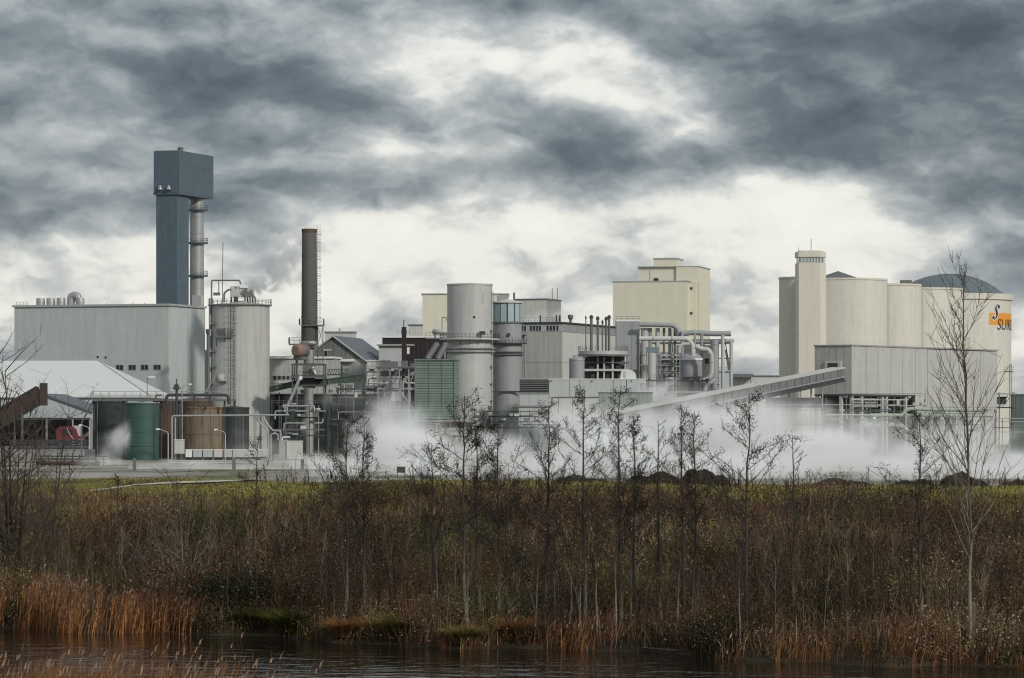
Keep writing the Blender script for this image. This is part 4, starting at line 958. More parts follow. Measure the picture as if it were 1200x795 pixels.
# ------------------------------------------------------------------ concrete works with a strip of windows
t = T('concrete_works', 'long concrete process hall with a strip of small windows under its eaves', 'building', 658.5, 1000, YAW)
xl = t.along(598); yb = t.deep(748); zt = t.z(379)
t.mb().bx(xl, 0, 0, yb, 0, zt).build('wall', conc_dark)
zp = t.z(389)
nrow = 4; ncol = 4
for i in range(ncol):
    for j in range(nrow):
        a, c = xl+(-xl)*i/ncol, xl+(-xl)*(i+1)/ncol; z0, z1 = zp*j/nrow, zp*(j+1)/nrow
        t.mb().bx(a+.04, c-.04, -.14, 0, z0+.04, z1-.04).build('panel', conc)
for i in range(8):
    for j in range(nrow):
        a, c = yb*i/8, yb*(i+1)/8; z0, z1 = zp*j/nrow, zp*(j+1)/nrow
        t.mb().bx(0, .14, a+.04, c-.04, z0+.04, z1-.04).build('panel', conc_light)
t.mb().bx(xl, .12, -.12, 0, zp+.05, zt-.05).build('window_band', white_clad)
for a in (610.5, 614, 621, 624.6, 628.2, 631.6, 640.5, 644.3, 648, 652): window(t, t.along(a), t.along(a+3.0), zp+.25, zt-.55, -.14)
t.mb().bx(0, .15, 0.01, yb, zp+.05, zt-.05).build('eaves_band', conc_dark)
m = t.mb(); m.bx(xl-.5, .6, -.6, 0, zt, zt+.35).bx(0, .6, 0, yb+.4, zt, zt+.35).bx(xl-.5, 0, .0, yb+.4, zt-.02, zt+.3); m.build('roof_edge', steel_dark)
m = t.mb(); m.rail([(xl, .5, zt+.3), (-1, .5, zt+.3)], 1.2, 1.6, .05); m.build('roof_railing', galv_dark)
for px in (629, 648, 652): t.mb().tube([(t.along(px), 3, zt), (t.along(px), 3, zt+2.2)], .22, 8).build('roof_vent', steel_dark)
m = t.mb(); yq = t.deep(672); m.lathe(-.8, yq, [(.35, zt), (.35, zt+1.2), (.7, zt+1.5), (.7, zt+2.4), (.3, zt+2.5)], 12); m.build('vent_cowl', galv_dark)
t.mb().bx(t.along(611), t.along(617), -1.6, -.14, t.z(394), t.z(392)).build('canopy', steel_dark); m = t.mb(); m.tube([(t.along(617), -1.2, 0), (t.along(617), -1.2, t.z(394))], .3, 8); m.build('downpipe', tank_grey2)
t = T('rear_roof_house', 'pale flat house on the skyline behind the concrete hall', 'building', 640, 1160, YAW)
xl = t.along(603); yb = t.deep(657); zt = t.z(351.5)
t.mb().bx(xl, 0, 0, yb, 0, zt).build('wall', conc_light); t.mb().bx(xl-.3, .3, -.3, yb+.3, zt, zt+.4).build('roof_edge', galv_dark)
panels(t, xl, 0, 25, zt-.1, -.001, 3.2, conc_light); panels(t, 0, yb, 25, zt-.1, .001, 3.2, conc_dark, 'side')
for px in (646, 652): t.mb().tube([(t.along(px), 1, zt), (t.along(px), 1, zt+3.6)], .1, 6).build('mast', galv_dark)

def stack(px, top, bot, d, lab, rpx=1.2):
    t = T('exhaust_stack', lab, 'stack', px, d, group='thin exhaust stacks on the process deck')
    t.mb().pipe([(px, top), (px, bot)], rpx, 8).build('pipe', galv_dark); t.mb().lathe(0, 0, [(rpx*t.s*1.5, t.z(top)-.5), (rpx*t.s*1.5, t.z(top)), (.1, t.z(top)+.4)], 8).build('cap', steel_dark)
for px, top, lab, rp in ((686.5, 372, 'thin stack with no neighbour to its left on the process deck', .6), (693, 371, 'thick dark stack on the process deck, nearest the concrete wall', 1.6), (700.5, 372.5, 'pale tall stack in the middle of the process deck', 1.4), (706, 377, 'shortest dark stack on the process deck', .9), (710.3, 373, 'dark stack between the shortest one and the tall grey silo', 1.3), (713.8, 371, 'dark stack touching the tall square grey silo', 1.4)):
    stack(px, top, 412, 968, lab, rp)

t = T('process_deck', 'round railed process deck on pale columns before the concrete hall', 'platform', 707, 955)
z0, z1 = t.z(416.5), t.z(411.5); r = 29*t.s
t.mb().lathe(0, r*.5, [(r*.96, z0-.2), (r, z0), (r, z1), (.02, z1+.1)], 36).build('deck', tank_grey)
t.mb().lathe(0, r*.5, [(r+.03, z0-.2), (r+.25, z0-.2), (r+.25, z0+.2), (r+.03, z0+.2)], 36).build('rim', galv_dark)
m = t.mb(); P = [(r*math.cos(a), r*.5+r*math.sin(a), z1) for a in np.linspace(math.pi, 2*math.pi, 24)]; m.rail(P, 1.2, 1.4, .05, 2); m.build('railing', mat('faded_red_rail', (.30, .20, .19), .6))
for px in (684, 700.5, 708, 718, 733): t.mb().box(px-1, px+1, 416, 470, 0, .8).build('column', conc_light)
for py, hh, mm in ((432.5, 2.6, conc_light), (445.5, 1.5, conc_light), (424.5, 1.2, galv_dark)): t.mb().box(682, 737, py, py+hh, -.3, 2).build('beam', mm)
t.mb().box(684, 735, 418, 470, 3.2, 6).build('machinery', galv_dark)
for a, c, p, q in ((690, 697, 427, 432), (709, 717, 426, 432), (722, 728, 427, 431), (693, 701, 437, 443), (711, 720, 436, 444), (724, 730, 438, 444)): t.mb().box(a, c, p, q, .8, 2.6).build('motor', steel_dark)
t = T('small_hopper_tank', 'small grey tank with clamps on top left of the process deck', 'tank', 676, 945)
r = 9*t.s; zt = t.z(420.5); t.mb().lathe(0, 0, [(r, 0), (r, zt), (.02, zt+.7)], 28).build('shell', tank_grey2)
t.mb().lathe(0, 0, [(r+.01, zt-.4), (r+.1, zt-.4), (r+.1, zt)], 28).build('rim', galv)
for px in (672, 677, 681, 684): m = t.mb(); m.pipe([(px, 421), (px, 417), (px+2, 417), (px+2, 420)], .5, 6, 1); m.build('clamp', galv_dark)

t = T('white_screen', 'long low white panelled store in front of the process deck', 'building', 690, 905)
t.mb().box(643.5, 734, 445, 545, 0, 8).build('wall', conc_light)
for a, c in ((643.5, 667), (667.5, 679), (679.5, 718.5), (719, 734)): t.mb().box(a+.15, c-.15, 445.2, 466, -.15, 0).build('panel', white_clad)
t.mb().box(643, 734.5, 444, 445, -.3, 8.3).build('roof_edge', white_paint)
for px in (646, 694, 740): t.mb().box(px-.8, px+.8, 446, 447, -.5, -.15).build('wall_lamp', galv_dark)
t.mb().box(734.6, 757, 444.6, 545, -.2, 8).build('wall', white_clad); t.mb().box(734.6, 757.3, 444, 444.6, -.3, 8.1).build('roof_edge', white_paint); t.mb().box(751.5, 756.5, 449, 458, -.4, -.2).build('louver', galv)
m = t.mb(); m.prism([(t.x(727), t.z(444)), (t.x(746), t.z(444)), (t.x(745), t.z(438)), (t.x(741), t.z(434)), (t.x(735), t.z(432.5)), (t.x(729), t.z(434))], 1, 8, 'y'); m.build('curved_roof', white_roof)
t.mb().box(731, 733.5, 436, 443, .9, 1).build('window', glass_blue)
t = T('low_white_shed', 'low white shed under a pipe, right of the darker grey tank', 'shed', 630, 930)
t.mb().box(608, 643, 461.5, 545, 0, 5).build('wall', white_clad); t.mb().box(607.5, 643.3, 460.3, 461.5, -.3, 5.2).build('roof_edge', galv)
for k in range(3): t.mb().box(609+k*11.5, 619.5+k*11.5, 463, 476, -.1, 0).build('panel', white_clad)
t = T('louvre_room', 'dark louvred plant room tucked between the two white sheds', 'building', 626, 945)
t.mb().box(609, 643, 445, 461, 0, 4).build('wall', steel_dark)
for k in range(5): t.mb().box(609, 642.5, 446+k*2.6, 447.4+k*2.6, -.3, -.02).build('louver', galv_dark)
t.mb().box(608, 643.5, 443.2, 445, -.5, 4.2).build('roof_edge', galv)
t = T('green_container', 'grey green container partly veiled by steam in front of the white store', 'container', 733, 870)
t.mb().box(702, 765, 461, 492, 0, 5).build('body', mat('grey_green_paint', (.31, .34, .325), .6, streak=.2))
t.mb().box(701.5, 765.5, 460, 461, -.1, 5.1).build('lid', steel_green)
for k in range(20): t.mb().box(703+k*3.1, 704.6+k*3.1, 461.5, 491, -.09, 0).build('rib', MATS['grey_green_paint'])
t = T('bent_pipe', 'square bent dark pipe before the low white shed', 'pipe', 670, 860)
m = t.mb(); m.pipe([(600, 477.5), (646, 477.5), (647, 466), (702, 466)], .9, 8, 2); m.build('pipe_run', galv_dark)
for px in (654.5, 671): t.mb().box(px-.4, px+.4, 466, 545, 0, .3).build('support', galv_dark)
t = T('header_pipe', 'dark pipe with a bent right end showing through the steam', 'pipe', 700, 800)
m = t.mb(); m.pipe([(612, 497.5), (764, 500), (770, 512)], .8, 8, 3); m.build('pipe_run', steel_dark)
for px in (640, 690, 735): t.mb().box(px-.4, px+.4, 499, 540, -.1, .1).build('support', galv_dark)

# ------------------------------------------------------------------ evaporator pipe works
t = T('square_silo', 'tall square grey silo between the exhaust stacks and the pipe works', 'silo', 735.5, 968)
t.mb().box(722, 749.5, 377, 545, 0, 6).build('body', tank_grey2); t.mb().box(721.5, 750, 375.5, 377, -.2, 6.2).build('roof_edge', white_paint)
for a, c in ((722.3, 731), (731.3, 740), (740.3, 749.2)): t.mb().box(a, c, 378, 450, -.08, 0).build('panel', tank_grey2)
m = t.mb(); m.railpx([(722, 375.5, 0), (749, 375.5, 0)], 4.5, 1.4, .05); m.build('railing', galv_dark)
EV = 'evaporator pipes right of the square silo'
def big_pipe(label, pts, rpx, d, m_=tank_grey, bend=5, flange=()):
    xs_ = [p[0] for p in pts]; t = T('process_pipe', label, 'pipe', sum(xs_)/len(xs_), d, group=EV)
    m = t.mb(); m.pipe(pts, rpx, 14, bend); m.build('pipe_run', m_)
    for (a, c) in flange:
        m = t.mb(); A = Vector((t.x(a[0]), a[2], t.z(a[1]))); C = Vector((t.x(c[0]), c[2], t.z(c[1]))); m.tube([A, C], rpx*t.s*1.18, 14); m.build('flange', galv)
    return t
big_pipe('long pale pipe leaving the square silo and bending down into the round vessel', [(749, 397, 0), (806, 397, 0), (812, 404, 0), (812, 418, 0)], 2.7, 955, conc_light, 6, [((765, 397, 0), (766, 397, 0)), ((787, 397, 0), (788, 397, 0))])
big_pipe('thick dark pipe along the top left of the pipe works', [(750, 380, 3), (766, 380, 3), (790, 381, 3), (796, 386, 3), (796, 398, 3)], 2.9, 962, tank_grey2, 6)
big_pipe('fat grey drum pipe crowning the pipe works with a rounded end at right', [(799, 391, 2), (812, 389.5, 2), (835, 391, 2), (857, 391, 2)], 3.2, 962, tank_grey2, 3)
big_pipe('second crowning pipe slightly below the fat drum', [(800, 400, 4), (858, 399, 4)], 2.4, 962, tank_grey, 3)
big_pipe('hooked grey pipe curving over to the left of the round vessel', [(796, 414, 0), (796, 407, 0), (800, 403.5, 0), (808, 403.5, 0)], 2.0, 952, tank_grey, 4)
big_pipe('wide bend pipe dropping at the right of the round vessel', [(815, 406, 0), (822, 409.5, 0), (830, 409.5, 0), (834, 416, 0), (834, 437, 0), (832, 444, 0), (824, 446, 0)], 2.9, 950, tank_grey, 7, [((834, 424, 0), (834, 425, 0))])
big_pipe('tapered upright column behind the wide bend pipe', [(838, 456, 2), (838, 403, 2), (838, 398, 2)], 4.6, 957, tank_grey2, 1, [((838, 403, 2), (838, 404, 2))])
big_pipe('upright pale pipe, second from the right end of the pipe works', [(847, 462, 0), (847, 393, 0)], 2.1, 952, tank_grey, 1, [((847, 436, 0), (847, 437, 0))])
big_pipe('upright pale pipe with a small cap at the far right end of the pipe works', [(857, 458, 0), (857, 399, 0), (860, 399, 0)], 1.9, 952, tank_grey, 2)
big_pipe('short stub pipe curling below the wide bend pipe', [(839, 439, -1), (836, 447, -1), (828, 451, -1), (826, 458, -1)], 2.0, 948, tank_grey, 4)
for k, px in enumerate((756.5, 763, 771.5, 779, 786, 792)):
    lab = ['stubby wide riser directly beside the square silo', 'riser next to the stubby one under the dark top pipe', 'pale riser in the left half of the pipe works', 'narrow dark riser in the left half of the pipe works', 'brownish riser beside the hooked pipe', 'short dark riser touching the hooked pipe'][k]
    big_pipe(lab, [(px, 384, 5), (px, 460, 5)], [4.6, 2.0, 2.6, 1.5, 2.0, 1.6][k], 962, [tank_grey, tank_grey2, tank_grey, galv_dark, orange_rust if False else tank_grey2, galv_dark][k], 1, [((px, 396 + 3*(k % 2), 5), (px, 397 + 3*(k % 2), 5)), ((px, 415, 5), (px, 416, 5))])
for k, (px, lab) in enumerate(((800, 'short upright pipe under the crowning drum, left one'), (823, 'short upright pipe under the crowning drum, right one'), (815, 'slim upright pipe between the two short ones'))):
    big_pipe(lab, [(px, 391, 3), (px, 440, 3)], (2.0, 1.8, 1.2)[k], 960, tank_grey2, 1)
t = T('round_vessel', 'round grey process vessel with a pale rim amid the pipes', 'vessel', 810.5, 955)
r = 13*t.s; z1 = t.z(417.5)
t.mb().lathe(0, 2, [(r*.92, t.z(446)), (r, t.z(440)), (r, z1-.3), (r*.86, z1), (r*.5, z1+.8), (.05, z1+1)], 36).build('shell', tank_grey2)
t.mb().lathe(0, 2, [(r+.02, t.z(422)), (r+.15, t.z(422)), (r+.15, t.z(420)), (r+.02, t.z(420))], 36).build('rim', white_paint)
for px in (800, 812, 821): t.mb().box(px-.7, px+.7, 446, 545, .5, 1.2).build('leg', galv_dark)
t.mb().box(797, 822, 441.5, 442.6, -1.2, 5).build('belt', steel_dark)
t = T('pipe_tower', 'grey steel tower frame that carries the pipe works', 'steel frame', 805, 968)
frame(t, (752, 770, 790, 825, 842, 858), (402, 436), (0, 10), .6, galv_dark)
t.mb().box(750, 859, 419, 420, 6, 10).build('deck', galv_dark)
t.mb().box(753, 790, 412, 545, 7, 10).build('vessel_housing', tank_grey2); t.mb().box(795, 842, 404, 545, 8, 10).build('back_duct', galv_dark)
for k, (a, c, p) in enumerate(((773, 797, 417), (773, 797, 421.5), (775, 796, 426.5), (750, 790, 428.5), (777, 797, 437.5), (777, 797, 441.5))): t.mb().pipe([(a, p, -2), (c, p, -2)], .8, 7).build('cross_pipe', (conc_light, conc_light, galv_dark, galv, galv, galv_dark)[k])
t.mb().pipe([(787, 428, -2), (790, 430, -2), (796, 430, -2)], .9, 7, 1).build('elbow', galv)
for px in (774, 796.3): t.mb().box(px-.5, px+.5, 414, 545, -2.2, -1.9).build('post', galv)
t.mb().pipe([(850, 402, 0), (856, 436, 0)], .6, 6).build('brace', steel_dark); t.mb().pipe([(850, 410, 0), (854, 434, 0)], .9, 6).build('brace', galv_dark)
m = t.mb(); m.railpx([(842, 436, -.4), (858, 436, -.4)], 5, 1.2, .05); m.build('railing', galv_dark)
t = T('upright_drum', 'pale upright drum in a blue frame beside the square silo', 'drum', 765, 950)
t.mb().pipe([(764, 414), (764, 470)], 5, 18).build('shell', tank_grey); t.mb().box(757, 772, 407, 413, -.4, 1.6).build('cap', mat('blue_grey_paint', (.16, .21, .25), .6))
for px in (757.5, 771): t.mb().box(px-.6, px+.6, 413, 500, -.2, .2).build('post', MATS['blue_grey_paint'])

# ------------------------------------------------------------------ cream block with stepped top
t = T('stepped_cream_block', 'large cream windowless block with a stepped top behind the pipe works', 'building', 819, 1200, R(-12))
xl = t.along(748); yb = t.deep(832); z1 = t.z(313)
t.mb().bx(xl, 0, 0, yb, 0, z1).build('rear_wall', cream)
t.mb().bx(t.along(793), 0, -.8, 0, t.z(332), z1+.02).build('upper_panel', cream)
zb1 = t.z(303.5); t.mb().bx(t.along(766), t.along(793), 0, 12, z1+.001, zb1).build('lift_house', cream); t.mb().bx(t.along(766)-.2, t.along(793)+.2, -.2, 12.2, zb1, zb1+.4).build('lift_roof', trim_grey)
t.mb().bx(t.along(762)-.15, t.along(762)+.15, -.12, 0, t.z(331), t.z(315)).build('joint', conc_light)
t.mb().bx(xl-.2, .2, -.9, yb+.2, z1+.02, z1+.3).build('roof_edge', trim_grey)
t.mb().bx(t.along(724.5), t.along(811), -9, -.85, 0, t.z(331.5)).build('front_wall', cream); t.mb().bx(t.along(724)-.2, t.along(811)+.3, -9.2, -.85, t.z(331.5), t.z(331.5)+.35).build('front_roof_edge', trim_grey)
panels(t, t.along(724.5), t.along(811), 10, t.z(332), -9.001, 4.3, cream, gap=.015)
t.mb().bx(t.along(811), -.2, -4, -.85, 0, t.z(331)).build('corner_wall', cream)
window(t, t.along(766), t.along(772), t.z(330), t.z(325.5), -.02)
for py in (338.5, 367.5): t.mb().bx(t.along(811), t.along(814), -4.3, -4, t.z(py+1.4), t.z(py-1.2)).build('vent', steel_dark)

# ------------------------------------------------------------------ sugar silos
t = T('silo_block', 'row of tall joined cream silos with a square stair tower', 'silos', 950, 1400)
def cell(pxc, rpx, pyt, d, mm, y=None):
    s_ = d/F; cx = (pxc-600)*s_-t.o.location[0]; cyy = d-t.o.location[1]; zt = EYE-GZ+(HOR-pyt)*s_
    r = rpx*s_; m = t.mb(); m.lathe(cx, cyy, [(r, 0), (r, zt-.6)], 64); c_ = m.build('silo_cell', mm)
    m = t.mb(); m.lathe(cx, cyy, [(r+.01, zt-.6), (r+.25, zt-.6), (r+.25, zt), (r-.4, zt), (.05, zt+.8)], 64); m.build('roof_rim', conc_light, c_)
    for q in (.33, .66): m = t.mb(); m.lathe(cx, cyy, [(r+.005, zt*q-.12), (r+.04, zt*q-.1), (r+.04, zt*q+.1), (r+.005, zt*q+.12)], 64); m.build('joint_band', mm, c_)
    return cx, cyy, zt, r
cell(942, 29, 325.5, 1425, silo_paint)
def bay(px0, px1, d0, d1, top0, top1, sag, back=26):
    """one scalloped bay of the joined silos: shallow bowed front, sloping roof edge"""
    P0 = Vector(((px0-600)/F*d0, d0))-Vector(t.o.location[:2]); P1 = Vector(((px1-600)/F*d1, d1))-Vector(t.o.location[:2])
    z0 = EYE-GZ+(HOR-top0)*d0/F; z1 = EYE-GZ+(HOR-top1)*d1/F; zz = (z0+z1)/2
    dv = P1-P0; nn = Vector((dv.y, -dv.x)).normalized(); n = 20
    arc = [P0+dv*(k/n)+nn*sag*(1-(2*k/n-1)**2) for k in range(n+1)]
    plan = [(p.x, p.y) for p in arc]+[(P1.x-nn.x*back, P1.y-nn.y*back), (P0.x-nn.x*back, P0.y-nn.y*back)]
    m = t.mb(); i0 = m.addv([(x, y, 0) for x, y in plan]); i1 = m.addv([(x, y, zz-.7) for x, y in plan]); k_ = len(plan)
    for k in range(k_):
        k2 = (k+1) % k_
        if k < n: m.smooth.add(len(m.f))
        m.f.append([i0+k, i0+k2, i1+k2, i1+k])
    c_ = m.build('silo_cell', silo_white)
    out = [(p.x+nn.x*.25, p.y+nn.y*.25) for p in arc]+plan[n+1:]
    m = t.mb(); m.prism(out, zz-.7, zz, 'z'); m.build('roof_rim', silo_paint, c_)
    for q in (.31, .62): m = t.mb(); m.prism([(p.x+nn.x*.06, p.y+nn.y*.06) for p in arc]+plan[n+1:], zz*q-.1, zz*q+.1, 'z'); m.build('joint_band', silo_white, c_)
    return zz
zc_ = bay(960, 1040, 1398, 1408, 325, 328, 7.5)
bay(1039.6, 1080, 1416, 1426, 331.5, 334, 3.0); bay(1079.6, 1129, 1430, 1446, 335.5, 339.5, 3.6)
m = t.mb(); m.lathe((982-600)*1418/F-t.o.location[0], 18, [(10, zc_-.2), (.1, zc_+3.3)], 40); m.build('roof_cone', slate)
t.mb().box(1069, 1082, 323.5, 336, 40, 44).build('roof_house', galv_dark); t.mb().box(1040, 1096, 329.5, 334, 46, 47).build('roof_walkway', slate); m = t.mb(); m.pipe([(1082, 333, 38), (1089, 329, 38)], 1.2, 8); m.build('roof_chute', conc_light)
# stair tower
x0, x1 = t.x(932.8), t.x(966.5); y0 = -7
m = t.mb(); q = 2.2; zt = t.z(309)
m.prism([(x0+.5, y0), (x1-q, y0), (x1, y0+q), (x1, y0+11), (x0, y0+11), (x0, y0+.5)], 0, zt, 'z'); tw = m.build('stair_tower', silo_paint)
z1, z2, z3 = t.z(309), t.z(302.3), t.z(296)
m = t.mb(); m.prism([(x0+.9, y0+.4), (x1-q-.2, y0+.4), (x1-.4, y0+q+.2), (x1-.4, y0+10.5), (x0+.4, y0+10.5), (x0+.4, y0+.9)], z1, z2, 'z'); m.build('window_band', glass_blue, tw)
for k in range(9): px = 934+k*3.7; m = t.mb(); m.bx(t.x(px)-.13, t.x(px)+.13, y0+.15+(max(0, px-960)/6*1.9), y0+.55+(max(0, px-960)/6*1.9), z1, z2); m.build('mullion', silo_paint, tw)
m = t.mb(); m.prism([(x0+.4, y0-.1), (x1-q, y0-.1), (x1+.1, y0+q), (x1+.1, y0+11.1), (x0-.1, y0+11.1), (x0-.1, y0+.4)], z2, z3, 'z'); m.build('cap', silo_paint, tw)
m = t.mb(); m.prism([(x0+1.2, y0+.7), (x1-q, y0+.7), (x1-.7, y0+q+.4), (x1-.7, y0+10), (x0+.7, y0+10), (x0+.7, y0+1.2)], z3, z3+.4, 'z'); m.build('cap_roof', conc_light, tw)
m = t.mb(); m.pipe([(950.5, 296, 0), (950.5, 280, 0)], .4, 6); m.pipe([(936, 296, 0), (936, 290, 0)], .25, 5); m.build('antenna', galv_dark, tw)

def big_silo():
    t = T('domed_silo', 'huge round silo with a blue grey dome and an orange sign on its side', 'silo', 1112, 1500)
    r = 72.5*t.s; zr = t.z(353); zt = t.z(346)
    n = 6
    for k in range(n):
        z0, z1 = zr*k/n, zr*(k+1)/n; t.mb().lathe(0, 0, [(r, z0), (r, z1-.06), (r-.03, z1-.06), (r-.03, z1)], 96).build('wall_course', silo_white)
    t.mb().lathe(0, 0, [(r+.02, zr-.1), (r+.75, zr+.1), (r+.75, zt), (r-.6, zt), (r-.6, zt-.3)], 96).build('rim', silo_paint)
    zd = t.z(321.5); rd = r*.90; h = zd-zt
    Rr = (rd*rd+h*h)/(2*h); prof = []
    for k in range(15): a = math.asin(rd/Rr)*(1-k/14); prof.append((max(.02, Rr*math.sin(a)), zt+Rr*math.cos(a)-(Rr-h)))
    t.mb().lathe(0, 0, prof, 72).build('dome', dome_mat)
    m = t.mb()
    for k in range(24):
        a = 2*math.pi*k/24; m.tube([(p[0]*math.cos(a), p[0]*math.sin(a), p[1]+.05) for p in prof[:-1:2]]+[(prof[-1][0]*math.cos(a), prof[-1][0]*math.sin(a), prof[-1][1])], .14, 4, False)
    m.build('dome_rib', dome_mat)
    # the sign wraps round the wall: u = arc length in px from the silo's front line, v = photo row
    def wrap(u, py, off): a = u/72.5; return ((r+off)*math.sin(a), -(r+off)*math.cos(a), t.z(py))
    def u_of(px): return 72.5*math.asin(max(-1, min(1, (px-1112)/72.5)))
    def strip(name, u0, u1, p0, p1, off, mm, par=None):
        m = t.mb(); n = 14; vs = []
        for k in range(n+1):
            u = u0+(u1-u0)*k/n; vs += [wrap(u, p1, off), wrap(u, p0, off)]
        i = m.addv(vs)
        for k in range(n): m.f.append([i+2*k, i+2*k+2, i+2*k+3, i+2*k+1])
        return m.build(name, mm, par)
    sg = strip('sign_panel', u_of(1152), u_of(1152)+75, 368.5, 382.5, .06, orange_sign)
    def text(body, u0, py_base, hpx, mm, off, shear=.0, squeeze=1.):
        cu = bpy.data.curves.new('lettering', 'FONT'); cu.body = body; cu.size = hpx/.69; cu.shear = shear; cu.resolution_u = 4; cu.space_character = .98; cu.offset = -.004*hpx
        ob = bpy.data.objects.new('lettering', cu); COL.objects.link(ob); dg = bpy.context.evaluated_depsgraph_get()
        me = bpy.data.meshes.new_from_object(ob.evaluated_get(dg)); bpy.data.objects.remove(ob)
        bm = bmesh.new(); bm.from_mesh(me)
        for k in range(2):
            bmesh.ops.subdivide_edges(bm, edges=[e for e in bm.edges if e.calc_length() > 2.5], cuts=2); bmesh.ops.triangulate(bm, faces=bm.faces)
        for v in bm.verts: v.co = wrap(u0+v.co.x*squeeze, py_base-v.co.y, off)
        bm.to_mesh(me); bm.free(); me.materials.clear(); me.materials.append(mm); o = bpy.data.objects.new('lettering', me); link(o, sg); return o
    text('SUIKER', u_of(1161.2), 387.8, 12.4, navy_print, .14, .12, .98)
    # emblem: slanted double-stroked S with ball ends
    E = [(1.2, 7.2), (.9, 7.9), (.1, 8.2), (-.9, 7.7), (-1.2, 6.6), (-.8, 5.4), (0, 4.4), (.6, 3.2), (.6, 1.8), (0, .7), (-1.0, .2), (-1.9, .6)]
    wds = [.5, .55, .6, .8, 1.1, 1.35, 1.5, 1.45, 1.2, .8, .6, .5]
    def emblem(grow, off, mm):
        m = t.mb(); S = 2.15; U0 = u_of(1159.5); vs = []
        pts = round_path([Vector((a, b_, 0)) for a, b_ in E], .6, 3); 
        def wd(i): k = i/(len(pts)-1)*(len(E)-1); a = int(k); f = k-a; return wds[a]*(1-f)+wds[min(a+1, len(E)-1)]*f
        rows = []
        for i, p in enumerate(pts):
            a = pts[max(0, i-1)]; c = pts[min(len(pts)-1, i+1)]; tg = (c-a).normalized(); nn = Vector((-tg.y, tg.x, 0)); w2 = wd(i)*.5+grow
            q0, q1 = p+nn*w2, p-nn*w2
            rows.append(m.addv([wrap(U0+(q0.x+q0.y*.22)*S, 376.5-q0.y*S, off), wrap(U0+(q1.x+q1.y*.22)*S, 376.5-q1.y*S, off)]))
        for a, c in zip(rows[:-1], rows[1:]): m.f.append([a, a+1, c+1, c])
        for (bx_, by_) in ((1.3, 7.0), (-1.9, 1.2)):
            i = m.addv([wrap(U0+(bx_+(.95+grow)*math.cos(q)+(by_+(.95+grow)*math.sin(q))*.22)*S, 376.5-(by_+(.95+grow)*math.sin(q))*S, off+.01) for q in np.linspace(0, 2*math.pi, 14)[:-1]]); m.f.append(list(range(i, i+13)))
        m.build('emblem', mm, sg)
    emblem(.45, .10, white_paint); emblem(0, .16, navy_print)
big_silo()
t = T('ladder_mast', 'thin lattice mast with a lamp platform at the silo edge', 'mast', 1184, 1380)
m = t.mb()
for dx in (-.3, .5): m.tube([(dx, 0, 0), (dx, 0, t.z(427))], .1, 5)
for k in range(24): m.tube([(-.3, 0, 2+k*1.15), (.5, 0, 2+k*1.15)], .06, 4)
m.build('ladder', galv_dark); t.mb().box(1177, 1187, 435, 436.3, -.8, .8).build('platform', galv_dark)
m = t.mb(); m.railpx([(1177, 435, -.8), (1187, 435, -.8)], 6, .9, .07, 3); m.build('railing', galv)

# ------------------------------------------------------------------ concrete loading house on columns
LY = math.atan2(56, 38)
house_panel = mat('loading_house_panel', (.45, .45, .43), .85, streak=.3, stain=(.30, .30, .29), var=.1, rnd=.035, bump=.2)
t = T('loading_house', 'grey panelled concrete loading house on columns with the conveyor entering it', 'building', 998, 1000, LY)
Lr = t.along(1169); zt = t.z(405.5); zb = t.z(462); dl = t.deep(954.5)
if dl < 0: dl = 12
Lc = t.along(1081)
t.mb().bx(.2, Lr, .2, dl, zb, zt-.1).build('core', conc_dark)
n = 5
for k in range(n): y0, y1 = dl*k/n, dl*(k+1)/n; t.mb().bx(0, .2, y0+.04, y1-.04, zb, zt).build('panel', conc)
edges = [998, 1015.2, 1029, 1044, 1058, 1072.5, 1087, 1102, 1117, 1132, 1149, 1169]
for a, c in zip(edges[:-1], edges[1:]):
    x0, x1 = t.along(a)+.1, t.along(c)-.1
    t.mb().bx(x0, x1, 0, .2, zb if c < 1085 else 0, zt-(0.0 if a < 1080 else .25)).build('panel', house_panel)
t.mb().bx(-.25, Lr+.25, -.25, dl+.2, zt, zt+.35).build('roof_edge', conc_dark)
t.mb().bx(.0, Lc, .1, dl, zb-.5, zb-.02).build('floor_beam', steel_dark)
for a in (1000.5, 1012, 1036, 1041, 1063.5, 1075): x = t.along(a); t.mb().bx(x-.4, x+.4, .3, 1.0, 0, zb-.5).build('column', conc_light)
for y in (3, dl-1.0): t.mb().bx(.1, .9, y, y+.8, 0, zb-.5).build('column', conc_light)
t.mb().bx(3, Lc, dl-.6, dl-.2, 0, zb-.5).build('back_wall', galv_dark)
t.mb().bx(Lc, Lr, .3, dl, 0, zb-.02).build('ground_store', conc)
# portal of the conveyor on the end wall
yc = t.deep(977)
t.mb().bx(-.5, 0, yc-2.4, yc+2.4, t.z(437), t.z(423.3)).build('portal_frame', conc_light); t.mb().bx(-.6, -.5, yc-1.5, yc+1.5, t.z(436), t.z(425.5)).build('portal_opening', steel_dark)
for py in (468, 472, 476.5): t.mb().tube([(1.2, .5, t.z(py)), (t.along(1030), .5, t.z(py))], .3, 7).build('cross_pipe', galv)
t.mb().tube([(t.along(1016), .6, t.z(481)), (t.along(1034), .6, t.z(464))], .14, 5).build('brace', galv)
for px, py in ((1001, 463.5), (1022, 463.5), (1030, 464.5)): pass

